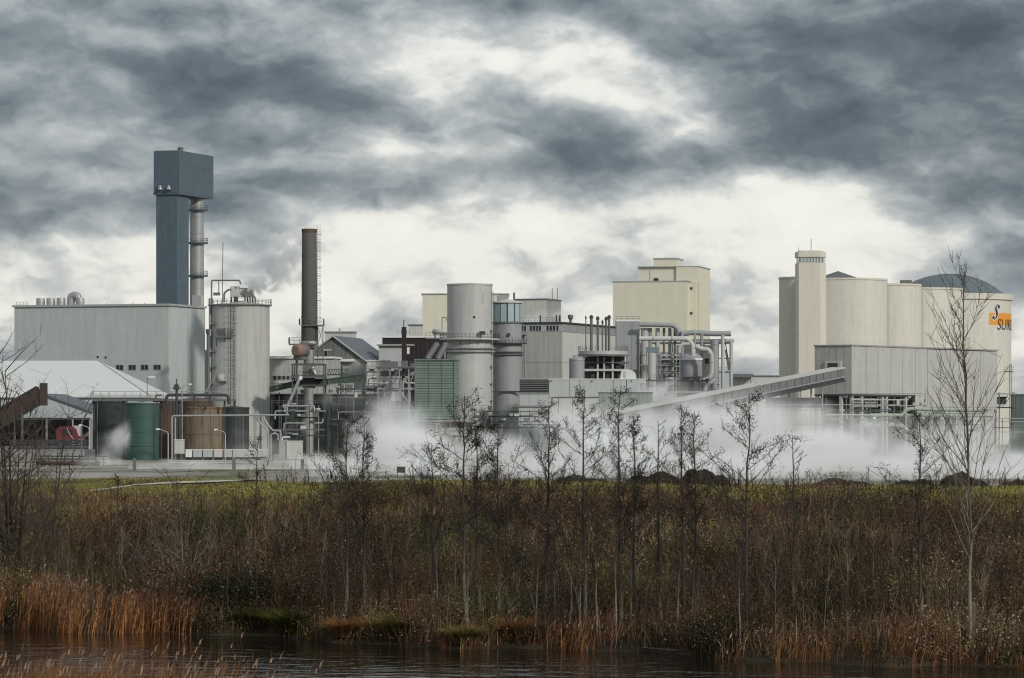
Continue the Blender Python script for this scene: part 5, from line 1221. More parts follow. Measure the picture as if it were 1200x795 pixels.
def gallery():
    A = wpos(690, 493, 830); B = wpos(982, 434.5, 990)
    t = T('conveyor_gallery', 'long sloping conveyor gallery rising out of the steam to the loading house', 'conveyor', 690, 830)
    a = A-t.o.location; c = B-t.o.location
    d = (c-a); L = d.length; h = Vector((d.x, d.y, 0)).normalized(); sd = Vector((h.y, -h.x, 0)); dn = d.normalized(); up = sd.cross(dn)
    if up.z < 0: up = -up
    W = 1.7
    def beam(u0, u1, s0, s1, w0, w1): # along, side, up
        m = t.mb(); P = lambda u, s_, w_: a+dn*u+sd*s_+up*w_
        m.quadbox([P(u0, s0, w0), P(u1, s0, w0), P(u1, s1, w0), P(u0, s1, w0), P(u0, s0, w1), P(u1, s0, w1), P(u1, s1, w1), P(u0, s1, w1)]); return m
    beam(0, L, -W, W, -2.3, .5).build('box', steel_dark)
    beam(0, L+.4, -W-.25, W+.25, .5, .85).build('roof', conc_light)
    n = 30
    me_mat = mat('conveyor_sheet', (.19, .195, .2), .6, streak=.3, var=.15, rnd=.08)
    for k in range(n): beam(L*k/n+.1, L*(k+1)/n-.1, W, W+.1, -1.3, .45).build('side_panel', me_mat); beam(L*k/n+.1, L*(k+1)/n-.1, -W-.1, -W, -1.3, .45).build('side_panel', me_mat)
    for k in range(n): beam(L*k/n-.07, L*k/n+.07, W, W+.22, -2.7, .5).build('rib', galv_dark)
    beam(0, L, W, W+.2, -1.75, -1.35).build('chord', galv); beam(0, L, W-.2, W+.25, -2.9, -2.35).build('chord', steel_dark); beam(0, L, -W-.25, -W+.2, -2.9, -2.35).build('chord', steel_dark)
    for u in (.32, .52, .66, .8, .9):
        p = a+dn*(L*u); m = t.mb()
        for s_ in (-1.5, 1.5): q = p+sd*s_; m.tube([(q.x, q.y, 0), (q.x, q.y, q.z-2)], .22, 7)
        m.build('trestle', galv)
gallery()
def pipe_run(name, label, pts, d, rpx, m_, bend=4, posts=(), pyb=545, cat='pipe'):
    t = T(name, label, cat, sum(p[0] for p in pts)/len(pts), d); m = t.mb(); m.pipe(pts, rpx, 12, bend); m.build('pipe_run', m_)
    for px in posts:
        y0 = max(p[1] for p in pts); t.mb().box(px-.5, px+.5, y0, pyb, .1, .4).build('support', galv_dark)
    return t
pipe_run('green_pipe', 'pale green pipe stepping up then running right before the loading house', [(1020, 487, 0), (1058.5, 487, 0), (1061, 480.5, 0), (1068, 479.5, 0), (1150, 481, 0)], 905, 2.3, green_pipe, 5, (1050, 1090, 1130))
pipe_run('lower_green_pipe', 'pale green lower pipe running behind the bare white tree', [(1062, 500, 1), (1062, 487, 1), (1164, 487.5, 1)], 905, 1.9, green_pipe, 3, (1075, 1110, 1145))
pipe_run('grey_yard_pipe', 'thin pale pipe left of the green pipes at the loading house', [(968, 486.5, 0), (1022, 486.5, 0)], 912, 1.0, conc_light, 2, (975, 1005))
t = T('pump_skid', 'dark pump and valve skid below the green pipes', 'machine', 1090, 900)
for k in range(9): a = 1064+k*7.4; t.mb().box(a, a+4.6, 489+(k % 3), 503, 0, 1.5).build('pump', [galv_dark, steel_dark, tank_grey2][k % 3]); t.mb().pipe([(a+2, 489), (a+2, 487), (a+6, 487), (a+6, 492)], .6, 6, 1).build('valve_pipe', galv)
t.mb().box(1060, 1136, 503, 505, -.4, 2).build('base_frame', galv)
t = T('pipe_deck', 'grey pipe deck with rails under the loading house, half lost in steam', 'pipe rack', 985, 925)
for k, py in enumerate((474, 480, 491, 497)): t.mb().box(905, 1050, py, py+1.1, k*.6, k*.6+.5).build('rail', [galv, galv_dark, galv, galv_dark][k])
for px in (908, 930, 955, 968, 992, 1020, 1048): t.mb().box(px-.6, px+.6, 466, 545, .2, .8).build('post', galv_dark)
t.mb().box(900, 965, 466, 478, 4, 8).build('housing', galv_dark)
t = T('white_cap_vent', 'small dark vent with a round white cap left of the green pipes', 'vent', 1024, 895)
t.mb().pipe([(1024.5, 492), (1024.5, 545)], 1.5, 10).build('pipe', galv_dark); m = t.mb(); m.sphere((t.x(1024.5), 0, t.z(490.5)), 2.0*t.s, 12); m.build('cap', white_paint)
t = T('right_stair', 'grey steel landing with stair at the right corner of the loading house', 'stair tower', 1176, 940)
for px in (1171, 1187, 1189): t.mb().box(px-.6, px+.6, 460, 545, 0, .4).build('post', galv_dark)
t.mb().box(1170, 1189, 461, 462.5, -.5, 3).build('deck', galv); t.mb().box(1170, 1180, 465, 474, 1, 2.5).build('cabin', steel_dark); t.mb().box(1170, 1188, 477, 478.5, -.5, 3).build('deck', steel_dark)
m = t.mb(); m.pipe([(1171, 477, -.3), (1181, 464, -.3)], .6, 5); m.pipe([(1174, 478, -.3), (1184, 465, -.3)], .4, 5); m.build('stair', galv_dark)
t = T('green_shed', 'dark grey green flat shed cut by the right edge of the photo', 'shed', 1215, 960)
t.mb().box(1189.5, 1250, 463, 545, 0, 8).build('wall', mat('slate_green_cladding', (.10, .125, .12), .7, streak=.2)); t.mb().box(1189, 1251, 461.8, 463, -.2, 8.2).build('roof_edge', galv_dark)
for k in range(9): t.mb().box(1190+k*6.5, 1196+k*6.5, 464, 490, -.1, 0).build('panel', MATS['slate_green_cladding'])
t = T('right_fence', 'grey railing and pipes along the yard at the right edge', 'fence', 1195, 880)
for k in range(9): px = 1166+k*9; t.mb().box(px-.4, px+.4, 490, 545, 0, .2).build('post', galv_dark)
for py in (490, 494, 501, 506): t.mb().box(1164, 1250, py, py+.9, -.1, .3).build('rail', galv if py != 501 else steel_dark)
t = T('far_flat_hall', 'low pale flat hall with a dark canopy in the distance between pipe works and silos', 'building', 890, 1330)
t.mb().box(858, 914, 441, 500, 0, 12).build('wall', conc_light); t.mb().box(857, 915, 439.6, 441, -.6, 12.5).build('roof', conc_dark)
for px in (862, 868, 879): t.mb().box(px-.4, px+.4, 441, 500, -4, -3.6).build('post', galv_dark)
t.mb().box(857, 882, 438.6, 442.6, -5, -.7).build('canopy', galv_dark)
t = T('info_board', 'small olive board on two legs at the crest of the bank', 'sign', 469.5, 243, base=4.75)
t.mb().box(465, 475, 547, 554.2, 0, .05).build('board', mat('olive_board', (.075, .075, .05), .7)); 
for px in (465.6, 474.4): t.mb().box(px-.5, px+.5, 545.8+1.2, 566, .05, .1).build('leg', grey_timber)

# ------------------------------------------------------------------ bank vegetation (uncountable: one object per kind)
rng = np.random.default_rng(11)
def np_mesh(name, V, quads, tris, col, m, kind='stuff', label=None, cat=None, parent=None):
    me = bpy.data.meshes.new(name)
    nq, nt = len(quads), len(tris); nl = nq*4+nt*3
    me.vertices.add(len(V)); me.vertices.foreach_set('co', V.astype(np.float32).ravel())
    me.loops.add(nl); me.loops.foreach_set('vertex_index', np.concatenate([quads.ravel(), tris.ravel()]).astype(np.int32))
    me.polygons.add(nq+nt)
    me.polygons.foreach_set('loop_start', np.concatenate([np.arange(nq)*4, nq*4+np.arange(nt)*3]).astype(np.int32))
    a = me.color_attributes.new('Col', 'FLOAT_COLOR', 'POINT')
    a.data.foreach_set('color', np.concatenate([col, np.ones((len(col), 1))], 1).astype(np.float32).ravel())
    me.update(calc_edges=True); me.materials.append(m)
    o = bpy.data.objects.new(name, me); link(o, parent); tag(o, label, cat, None, kind); return o
gz_v = np.vectorize(ground_z); wl_v = np.vectorize(water_line)
def blades(P, h, wd, lean, head, col):
    """bent tapering blades: base, middle, tip"""
    N = len(P); dx, dy = np.cos(head), np.sin(head); sx, sy = -dy, dx
    # face the width mostly across the view so that thin blades still show from a step to the side
    a = rng.uniform(-.9, .9, N); sx, sy = np.cos(a), np.sin(a)
    def row(t, b, w_): 
        c = P+np.stack([dx*lean*h*b, dy*lean*h*b, h*t], 1); o = np.stack([sx*wd*w_*.5, sy*wd*w_*.5, 0*wd], 1); return c-o, c+o
    a0, a1 = row(0, 0, 1); b0, b1 = row(.55, .35, .8); tip = P+np.stack([dx*lean*h, dy*lean*h, h*(1-.25*np.minimum(lean, 1.5))], 1)
    V = np.stack([a0, a1, b1, b0, tip], 1).reshape(-1, 3); i = np.arange(N)*5
    q = np.stack([i, i+1, i+2, i+3], 1); t_ = np.stack([i+3, i+2, i+4], 1)
    return V, q, t_, np.repeat(col, 5, 0), tip
def leaves(C, size, col):
    N = len(C); d1 = rng.normal(size=(N, 3)); d1 /= np.linalg.norm(d1, axis=1)[:, None]; d2 = np.cross(d1, rng.normal(size=(N, 3))); d2 /= np.linalg.norm(d2, axis=1)[:, None]
    s_ = size[:, None]; V = np.stack([C-d1*s_, C-d2*s_*.55, C+d1*s_, C+d2*s_*.55], 1).reshape(-1, 3); i = np.arange(N)*4
    return V, np.stack([i, i+1, i+2, i+3], 1), np.zeros((0, 3), int), np.repeat(col, 4, 0)
def join(parts):
    V, Q, Tt, Cc, k = [], [], [], [], 0
    for p in parts: V.append(p[0]); Q.append(p[1]+k); Tt.append(p[2]+k); Cc.append(p[3]); k += len(p[0])
    return np.concatenate(V), np.concatenate(Q), np.concatenate(Tt), np.concatenate(Cc)
def vnoise(x, y, seed=0, f=1.0):
    r_ = np.random.default_rng(seed); g = r_.random((64, 64)); x = x*f+1000; y = y*f+1000
    xi, yi = np.floor(x).astype(int), np.floor(y).astype(int); u, v = x-xi, y-yi; u = u*u*(3-2*u); v = v*v*(3-2*v)
    G = lambda a, b_: g[a % 64, b_ % 64]
    return G(xi, yi)*(1-u)*(1-v)+G(xi+1, yi)*u*(1-v)+G(xi, yi+1)*(1-u)*v+G(xi+1, yi+1)*u*v
def pal(N, cols, wts, jit=.25):
    c = np.array(cols)[rng.choice(len(cols), N, p=np.array(wts)/sum(wts))]
    return np.clip(c*(1+rng.normal(0, jit, (N, 1)))*(1+rng.normal(0, .06, (N, 3))), .004, .9)
def scatter(N, q0, q1, xw=None, pw=1.0):
    """points on the far bank; q = distance beyond the waterline"""
    u = rng.random(N)**pw; q = q0+(q1-q0)*u; x = rng.uniform(-1, 1, N)*(22+q*.16+6); y = wl_v(x)+q
    return x, y, q
PATH = [(25, 588), (70, 582), (120, 575), (160, 569.5), (200, 567), (250, 565.5), (305, 564.5)]
def on_ground(px, py):
    lo, hi = 150., 262.
    for _ in range(40):
        d = (lo+hi)/2; z = ground_z((px-600)/F*d, d)
        if EYE-(py-HOR)/F*d > z: lo = d
        else: hi = d
    return d
PXY = np.array([((px-600)/F*on_ground(px, py), on_ground(px, py)) for px, py in PATH])
def off_path(x, y): yy = np.interp(x, PXY[:, 0], PXY[:, 1]); return ~((np.abs(y-yy) < 3.2) & (x > PXY[0, 0]-2) & (x < PXY[-1, 0]))
BROWN = [(.10, .056, .030), (.065, .042, .026), (.15, .09, .045), (.24, .165, .085), (.095, .085, .03), (.035, .028, .020), (.11, .05, .03)]
# 1. crest grass: olive, yellow green and straw, as far as the crest of the bank
N = 130000; x, y, q = scatter(N, 26, 112); kp = off_path(x, y); x, y, q = x[kp], y[kp], q[kp]; N = len(x); z = gz_v(x, y)
pn = vnoise(x, y, 1, .22); gw = np.clip((q-38)/30, 0, 1)
grn = pal(N, [(.24, .25, .05), (.32, .30, .08), (.17, .20, .04), (.40, .33, .14), (.26, .17, .08)], [3, 3, 3, 2, 2.2])
brn = pal(N, [(.22, .14, .07), (.30, .21, .10), (.13, .09, .05)], [2, 2, 1])
mixk = ((pn+rng.normal(0, .16, N)) < (.25+.55*gw-.2*(x > -6)*(x < 8)+.22*(x < -12)))[:, None]; c = np.where(mixk, grn, brn)
h = rng.uniform(.18, .5, N)*(1-.35*(q > 85))*(1+.9*(q < 62)*vnoise(x, y, 31, .4))*np.where((x < -7) & (q > 34), .4, 1.0); B1 = blades(np.stack([x, y, z-.03], 1), h, rng.uniform(.03, .07, N), rng.uniform(.1, .9, N), rng.uniform(0, 6.28, N), c)
np_mesh('bank_grass', *join([B1[:4]]), veg)
# 2. brush: tangled stems with dead leaves over the whole slope
nbush = 620; bx_, by_, bq = scatter(nbush, .6, 72, pw=1.15); brad = rng.uniform(.55, 1.9, nbush)*(1-.35*np.clip((bq-30)/40, 0, 1)); bh = brad*rng.uniform(.75, 1.35, nbush)*(1-.35*np.clip((bq-34)/30, 0, 1))+.15
kp = ~((bx_ < -11) & (bq > 26+5*np.sin(bx_*.7))) & (rng.random(nbush) < np.where(bq > 38, np.where(bx_ > 3, .3, .5), 1.0)); bx_, by_, bq, brad, bh = bx_[kp], by_[kp], bq[kp], brad[kp], bh[kp]; nbush = len(bx_)
KINDS = [(.058, .042, .031), (.088, .054, .034), (.125, .085, .048), (.042, .034, .026), (.075, .070, .028), (.055, .060, .024), (.17, .12, .07), (.075, .044, .031)]
bcol = np.array(KINDS)[rng.choice(len(KINDS), nbush, p=np.array([4, 3.5, 3.4, 3.4, 2.2, 1.6, 2.0, 2.4])/22.5)]*rng.uniform(.7, 1.65, (nbush, 1))
N1 = 46000; wts_ = brad**2; ib = rng.choice(nbush, N1, p=wts_/wts_.sum()); rr = np.sqrt(rng.random(N1)); aa = rng.uniform(0, 6.28, N1)
x = bx_[ib]+brad[ib]*rr*np.cos(aa); y = by_[ib]+brad[ib]*rr*np.sin(aa)*1.5; h1 = bh[ib]*(np.sqrt(np.clip(1-rr**2, 0, 1))*.8+.22)*rng.uniform(.6, 1.12, N1); c1 = bcol[ib]*np.exp(rng.normal(0, .28, (N1, 1)))
l1 = rr*rng.uniform(.3, 1.2, N1)
N2 = 18000; x2, y2, q2 = scatter(N2, .2, 74, pw=1.1); h2 = rng.uniform(.2, .8, N2); c2 = pal(N2, BROWN, [4, 4, 3, 1.6, 1.6, 3, 3], .3)*(.3+.8*vnoise(x2, y2, 5, .16))[:, None]
x = np.concatenate([x, x2]); y = np.concatenate([y, y2]); h = np.concatenate([h1, h2]); c = np.concatenate([c1, c2]); hd = np.concatenate([aa, rng.uniform(0, 6.28, N2)]); ln = np.concatenate([l1, rng.uniform(.1, 1.2, N2)])
kp = off_path(x, y) & (y > wl_v(x)+.1) & ~((x < -9.5) & (y-wl_v(x) > 34)); x, y, h, c, hd, ln = x[kp], y[kp], h[kp], c[kp], hd[kp], ln[kp]; N = len(x); z = gz_v(x, y); P = np.stack([x, y, z-.05], 1)
S1 = blades(P, h, rng.uniform(.018, .036, N), ln, hd, c)
LP, LC = [], []
for k in range(13):
    u = rng.uniform(.25, 1.05, N); b_ = u**2
    C = P+np.stack([np.cos(hd)*ln*h*b_, np.sin(hd)*ln*h*b_, h*u*(1-.2*ln)], 1)+rng.normal(0, .13, (N, 3))*np.array([1.3, 1.3, .7])
    LP.append(C); LC.append(np.clip(c*np.exp(rng.normal(.12, .55, (N, 1))), .004, .5))
LP = np.concatenate(LP); LC = np.concatenate(LC); L1 = leaves(LP, rng.uniform(.022, .06, len(LP)), LC)
np_mesh('brushwood', *join([S1[:4], L1]), veg)
# 3. bare stems and dry grass between the brush
N = 42000; x, y, q = scatter(N, .4, 60, pw=1.3); z = gz_v(x, y); tn = vnoise(x, y, 6, .25)
c = pal(N, [(.20, .12, .06), (.28, .18, .09), (.13, .085, .055), (.10, .06, .04), (.22, .20, .15)], [2, 1.8, 3, 3, 1.0], .35)*(.4+.95*tn)[:, None]
h = rng.uniform(.5, 1.5, N)*(1-.55*np.clip((q-20)/35, 0, 1)); B3 = blades(np.stack([x, y, z-.05], 1), h, rng.uniform(.012, .03, N), np.abs(rng.normal(.45, .5, N)), rng.uniform(0, 6.28, N), c)
np_mesh('dry_stems', *join([B3[:4]]), veg)
# 3b. thicket: thin bare forked stems, too many to count
def thicket(N):
    x, y, q = scatter(N, 1.0, 46, pw=1.2); kp = ~((x < -11) & (q > 26)) & off_path(x, y); x, y, q = x[kp], y[kp], q[kp]; N = len(x); z = gz_v(x, y)
    h = rng.uniform(1.2, 3.4, N)*(1-.6*np.clip((q-15)/30, 0, 1)); P = np.stack([x, y, z-.05], 1); hd = rng.uniform(0, 6.28, N); ln = np.abs(rng.normal(0, .3, N))
    c = pal(N, [(.07, .052, .038), (.11, .09, .065), (.20, .18, .13), (.04, .032, .026), (.12, .07, .04)], [3, 2, 1.3, 3, 2], .25)
    out = [blades(P, h, rng.uniform(.018, .036, N), ln, hd, c)[:4]]
    for k in range(9):
        u = rng.uniform(.25, .95, N); b_ = u*u; B0 = P+np.stack([np.cos(hd)*ln*h*b_, np.sin(hd)*ln*h*b_, h*u*(1-.2*ln)], 1)
        out.append(blades(B0, h*rng.uniform(.18, .45, N)*(1.1-u*.6), rng.uniform(.010, .018, N), rng.uniform(.3, 1.5, N), rng.uniform(0, 6.28, N), c)[:4])
    np_mesh('thicket', *join(out), veg)
thicket(4200)
def crest_weeds(N):
    x = rng.uniform(-36, 40, N); q = rng.uniform(74, 102, N); y = wl_v(x)+q; cl_ = vnoise(x, y*.2, 41, .5); kp = (cl_ > .45) & off_path(x, y) & (x > -16); x, y = x[kp], y[kp]; N = len(x); z = gz_v(x, y)
    h = rng.uniform(.3, 1.5, N); P = np.stack([x, y, z-.05], 1); hd = rng.uniform(0, 6.28, N); ln = np.abs(rng.normal(0, .25, N)); c = pal(N, [(.07, .055, .04), (.12, .09, .05), (.045, .038, .03)], [2, 1, 2], .3)
    out = [blades(P, h, rng.uniform(.03, .05, N), ln, hd, c)[:4]]
    for k in range(8):
        u = rng.uniform(.2, .95, N); B0 = P+np.stack([np.cos(hd)*ln*h*u*u, np.sin(hd)*ln*h*u*u, h*u*(1-.2*ln)], 1)
        out.append(blades(B0, h*rng.uniform(.15, .4, N), rng.uniform(.015, .025, N), rng.uniform(.3, 1.3, N), rng.uniform(0, 6.28, N), c)[:4]); out.append(leaves(B0+rng.normal(0, .08, (N, 3)), rng.uniform(.02, .05, N), c))
    np_mesh('crest_weeds', *join(out), veg)
crest_weeds(900)
# 4. orange reeds along the water: thick stand at the left, thinner to the right, and on the near bank
def reeds(x, y, z, hmul=1.0, gold=1.0):
    N = len(x); c = pal(N, [(.36, .155, .055), (.40, .20, .08), (.24, .11, .05), (.40, .26, .14), (.10, .06, .04)], [3, 2.5, 2.5, .7, 1.6], .3)*gold
    h = rng.uniform(.7, 1.75, N)*hmul*(.72+.5*vnoise(x, y, 21, 1.1)); hd = rng.normal(.2, .7, N); ln = np.abs(rng.normal(.24, .26, N))
    B = blades(np.stack([x, y, z-.1], 1), h, rng.uniform(.018, .034, N), ln, hd, c)
    k = rng.random(N) < .13; tips = B[4][k]; n = len(tips); pc = pal(n, [(.34, .25, .17), (.26, .18, .13)], [1, 1], .2)
    Pm = blades(tips-np.array([0, 0, .08]), rng.uniform(.12, .24, n), rng.uniform(.03, .05, n), rng.uniform(.2, .7, n), rng.normal(.2, .6, n), pc)
    return join([B[:4], Pm[:4]])
N = 30000; x = rng.uniform(-27, -12.0, N); q = rng.random(N)**.9*6.5-.4; dn = vnoise(x, q*0, 9, .55); keep = (rng.random(N) < np.clip(dn*2.8-.65, .05, 1)) & (q < 6.2*np.clip((-11.5-x)/6, .25, 1)); x, q, dn = x[keep], q[keep], dn[keep]; y = wl_v(x)+q
np_mesh('reed_bed', *reeds(x, y, gz_v(x, y), 1.0), veg) if False else None
R1 = reeds(x, y, gz_v(x, y), 1.0)
N = 14000; x = rng.uniform(-13, 26, N); q = rng.random(N)**1.2*6-.2; dn = vnoise(x, q*.3+4, 10, .6); keep = rng.random(N) < np.clip(dn*2.2-1.0, .03, 1)*np.clip((x+10)/14, .15, 1); x, q = x[keep], q[keep]; y = wl_v(x)+q
R2 = reeds(x, y, gz_v(x, y), .66, .62)
np_mesh('reed_bed', *join([R1, R2]), veg)
N = 12000; x = rng.uniform(-16, -5.0, N); y = 93-rng.random(N)*9+.0*x; dn = vnoise(x, y, 12, .6); keep = rng.random(N) < np.clip(dn*2.6-.35, .05, 1)*np.clip((-4.5-x)/5, .15, 1); x, y = x[keep], y[keep]
np_mesh('near_reeds', *reeds(x, y, gz_v(x, y), 1.45, .75), veg)

# 5. grass tussocks at the water's edge, each a thing
def tussock(px, q, rad, cols, label):
    x0 = (px-600)/F*145; y0 = water_line(x0)+q; x0 = (px-600)/F*y0
    N = 900; a = rng.uniform(0, 6.28, N); rr = np.sqrt(rng.random(N))*rad*.45
    P = np.stack([rr*np.cos(a), rr*np.sin(a), np.full(N, -.05)], 1); h = rad*rng.uniform(.7, 1.15, N)
    B = blades(P, h, rng.uniform(.025, .05, N), rng.uniform(.3, 1.6, N), a+rng.normal(0, .4, N), pal(N, cols, [1]*len(cols), .25))
    o = np_mesh('grass_tussock', *join([B[:4]]), veg, kind=None, label=label, cat='grass tussock'); o.location = (x0, y0, ground_z(x0, y0)); o['group'] = 'grass tussocks at the water edge'
YG = [(.17, .15, .035), (.23, .19, .055), (.11, .10, .03)]; OR = [(.28, .14, .05), (.22, .11, .05), (.33, .20, .08)]
tussock(341, 1.0, 1.05, [(.10, .105, .028), (.13, .125, .035), (.06, .062, .022)], 'roundest moss green grass tussock at the water edge')
tussock(297, 1.2, .85, [(.085, .09, .028), (.11, .105, .035)], 'small green tussock just left of the round moss green one')
tussock(405, .8, .8, OR, 'rust orange grass tussock between two green ones')
tussock(470, .9, 1.0, YG, 'wide yellow green tussock leaning over the water right of the orange one')
tussock(545, .8, .75, [(.17, .16, .05), (.24, .18, .07)], 'pale olive tussock, next one right of the wide yellow green tussock')
tussock(602, 1.0, .95, OR, 'tall orange brown tussock below the paired pale trunks')

# 6. dark bramble at the left; gloss highlights painted as a few pale leaves
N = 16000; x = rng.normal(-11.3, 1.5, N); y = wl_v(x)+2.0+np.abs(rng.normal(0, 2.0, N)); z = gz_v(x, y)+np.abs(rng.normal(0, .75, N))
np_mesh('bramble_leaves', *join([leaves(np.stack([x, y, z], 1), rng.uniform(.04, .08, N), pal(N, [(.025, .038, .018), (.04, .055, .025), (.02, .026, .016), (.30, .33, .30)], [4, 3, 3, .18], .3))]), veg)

# ------------------------------------------------------------------ trees, each with a trunk and a crown
def grow_tree(px, q, top_py, label, kind='alder', seed=0, lean=0., width=1.0, pale_to=None, name='alder_sapling', leafy=1.0, start=.34, cat='tree', group='young trees on the river bank', depth=None):
    rnd = random.Random(seed*17+5)
    y0 = 138.0
    for _ in range(6): x0 = (px-600)/F*y0; y0 = (water_line(x0)+q) if depth is None else depth
    zb = ground_z(x0, y0); H = EYE-(top_py-HOR)/F*y0-zb
    root = bpy.data.objects.new(name, None); COL.objects.link(root); root.location = (x0, y0, zb-.05); tag(root, label, cat, group)
    r0 = (.022+.0058*H)*{'sapling': .8, 'poplar': .68}.get(kind, 1.0)
    wob = [Vector((0, 0, 0))]; n = 14; ox = oy = 0.
    for k in range(1, n+1): ox += rnd.gauss(0, .035)*H/10; oy += rnd.gauss(0, .035)*H/10; wob.append(Vector((ox+lean*H*k/n, oy, H*k/n)))
    rad = [r0*(1-.93*(k/n)**.9)+.006 for k in range(n+1)]
    cut = max(2, min(n-1, round((pale_to if pale_to is not None else rnd.uniform(.14, .42))*n)))
    mt = bark_white if kind == 'poplar' else bark_pale
    tm = MB(); tm.tube(wob[:cut+1], rad[:cut+1], 7); tm.build('trunk', mt, root)
    cm = MB(); cm.tube(wob[cut:], rad[cut:], 6)
    low = MB(); LPts = []
    def at(u): k = min(n-1, int(u*n)); f = u*n-k; return wob[k].lerp(wob[k+1], f)
    nb = {'alder': int(8+H*2.4), 'poplar': 44, 'bare': 26, 'sapling': 14}[kind]
    for b_ in range(nb):
        u = start+(1-start)*((b_+rnd.random())/nb)*.97; p = at(u); az = rnd.uniform(0, 6.28)
        if kind == 'poplar': L = H*(.30*(1-u)**.6+.03)*rnd.uniform(.75, 1.2); el = rnd.uniform(.80, 1.05)
        elif kind == 'bare': L = H*(.26*(1-u)**.7+.03)*rnd.uniform(.7, 1.2)*width; el = rnd.uniform(.5, .9)
        else: L = H*(.30*(1-u)**.8+.022)*rnd.uniform(.5, 1.25)*width*1.3; el = rnd.uniform(.3, .9)
        d = Vector((math.cos(az)*math.cos(el), math.sin(az)*math.cos(el)*.9, math.sin(el)))
        pts = [p]; m_ = 5
        for k in range(m_): d = (d+Vector((rnd.gauss(0, .10), rnd.gauss(0, .10), rnd.gauss(.05 if kind != 'poplar' else .09, .07)))).normalized(); pts.append(pts[-1]+d*L/m_)
        rb = max(.006, rad[min(n, int(u*n))]*.42*min(1, .5+L/3))
        tgt = (low if (kind == 'poplar' and u < (pale_to or 0)+.02) else cm)
        tgt.tube(pts, [rb*(1-.8*k/m_)+.003 for k in range(m_+1)], 4, False)
        for tw in range({'alder': 9, 'poplar': 9, 'bare': 8, 'sapling': 6}[kind]):
            k = rnd.randint(1, m_); bp = pts[k-1].lerp(pts[k], rnd.random()); td = (d+Vector((rnd.gauss(0, .6), rnd.gauss(0, .6), rnd.gauss(.25, .35)))).normalized(); tl = L*rnd.uniform(.16, .42)
            e = bp+td*tl*.55; e2 = e+(td+Vector((rnd.gauss(0, .25), rnd.gauss(0, .25), .2))).normalized()*tl*.45
            cm.tube([bp, e, e2], [.009, .007, .004], 3, False)
            if kind in ('alder', 'sapling'):
                for _ in range(rnd.randint(2, 5)): LPts.append(bp.lerp(e2, rnd.uniform(.3, 1.05))+Vector((rnd.gauss(0, .05), rnd.gauss(0, .05), rnd.gauss(0, .05))))
    if low.v: low.build('lower_branches', mt, root)
    cm.build('crown', bark_dark if kind != 'poplar' else bark_twig, root)
    if LPts and leafy > 0:
        LPts = [p for p in LPts if rnd.random() < leafy]
        k = 4; C = np.repeat(np.array([tuple(p) for p in LPts]), k, 0); C = C+rng.normal(0, .06, C.shape)
        L = leaves(C, rng.uniform(.014, .036, len(C)), pal(len(C), [(.022, .02, .014), (.035, .03, .018), (.016, .016, .012), (.05, .035, .02)], [3, 2, 3, 1]))
        np_mesh('leaves', *join([L]), leaf_dark, kind='stuff', parent=root)
    return root
G = grow_tree
G(403, 2.5, 484, 'leafy young alder in front of the steam plume, leftmost of the leafy row', seed=1, width=1.1)
G(427, 4.0, 500, 'slimmer alder standing just right of the leftmost leafy one', seed=2, width=.8)
G(508, 6, 520, 'small alder between the info board and the tall dark alder', seed=3, width=1.2, leafy=.8)
G(546, 2.0, 463, 'tall dense dark alder before the green cooling tower', seed=4, width=1.25)
G(562, 3.5, 492, 'pale stemmed alder hugging the tall dense dark one', seed=5, width=.9)
G(583, 4.5, 489, 'alder with spreading crown right of the tall dense dark one', seed=6, width=1.0)
G(638, 4.0, 470, 'alder before the low white shed, first right of the gap in the row', seed=7, width=.9)
G(686, 3.0, 455, 'full crowned alder before the white panelled store', seed=8, width=1.05)
G(729, 2.5, 450, 'tallest narrow alder at the left end of the conveyor gallery', seed=9, width=.75)
G(746, 5.0, 486, 'thin low alder leaning beside the tallest narrow one', seed=10, width=.7, lean=.02)
G(776, 4.0, 492, 'leafless pale sapling between two alders under the gallery', kind='bare', seed=11, width=.8)
G(801, 4.5, 473, 'light alder with sparse leaves, left one of the pair under the gallery', seed=12, width=.7, leafy=.7)
G(814, 6.0, 480, 'light alder with sparse leaves, right one of the pair under the gallery', seed=13, width=.9, leafy=.8)
G(874, 3.0, 460, 'broad alder with layered leaf sprays under the middle of the gallery', seed=14, width=1.15)
G(930, 8.0, 508, 'small leafless tree between the broad alder and the right side of the steam', kind='bare', seed=15, width=.8)
G(1078, 5.0, 482, 'small alder left of the tall white poplar', seed=16, width=1.1, leafy=.8)
G(1137, 1.5, 308, 'tall bare poplar with white trunk and upswept branches at the right', kind='poplar', seed=21, pale_to=.5, name='white_poplar', start=.22)
G(139, 14, 556, 'thin dark sapling on the left bank crest', kind='sapling', seed=18, leafy=.8, start=.5)
G(297, 8, 508, 'thin crooked alder before the white trailers', kind='sapling', seed=19, lean=.015, start=.45, leafy=1)
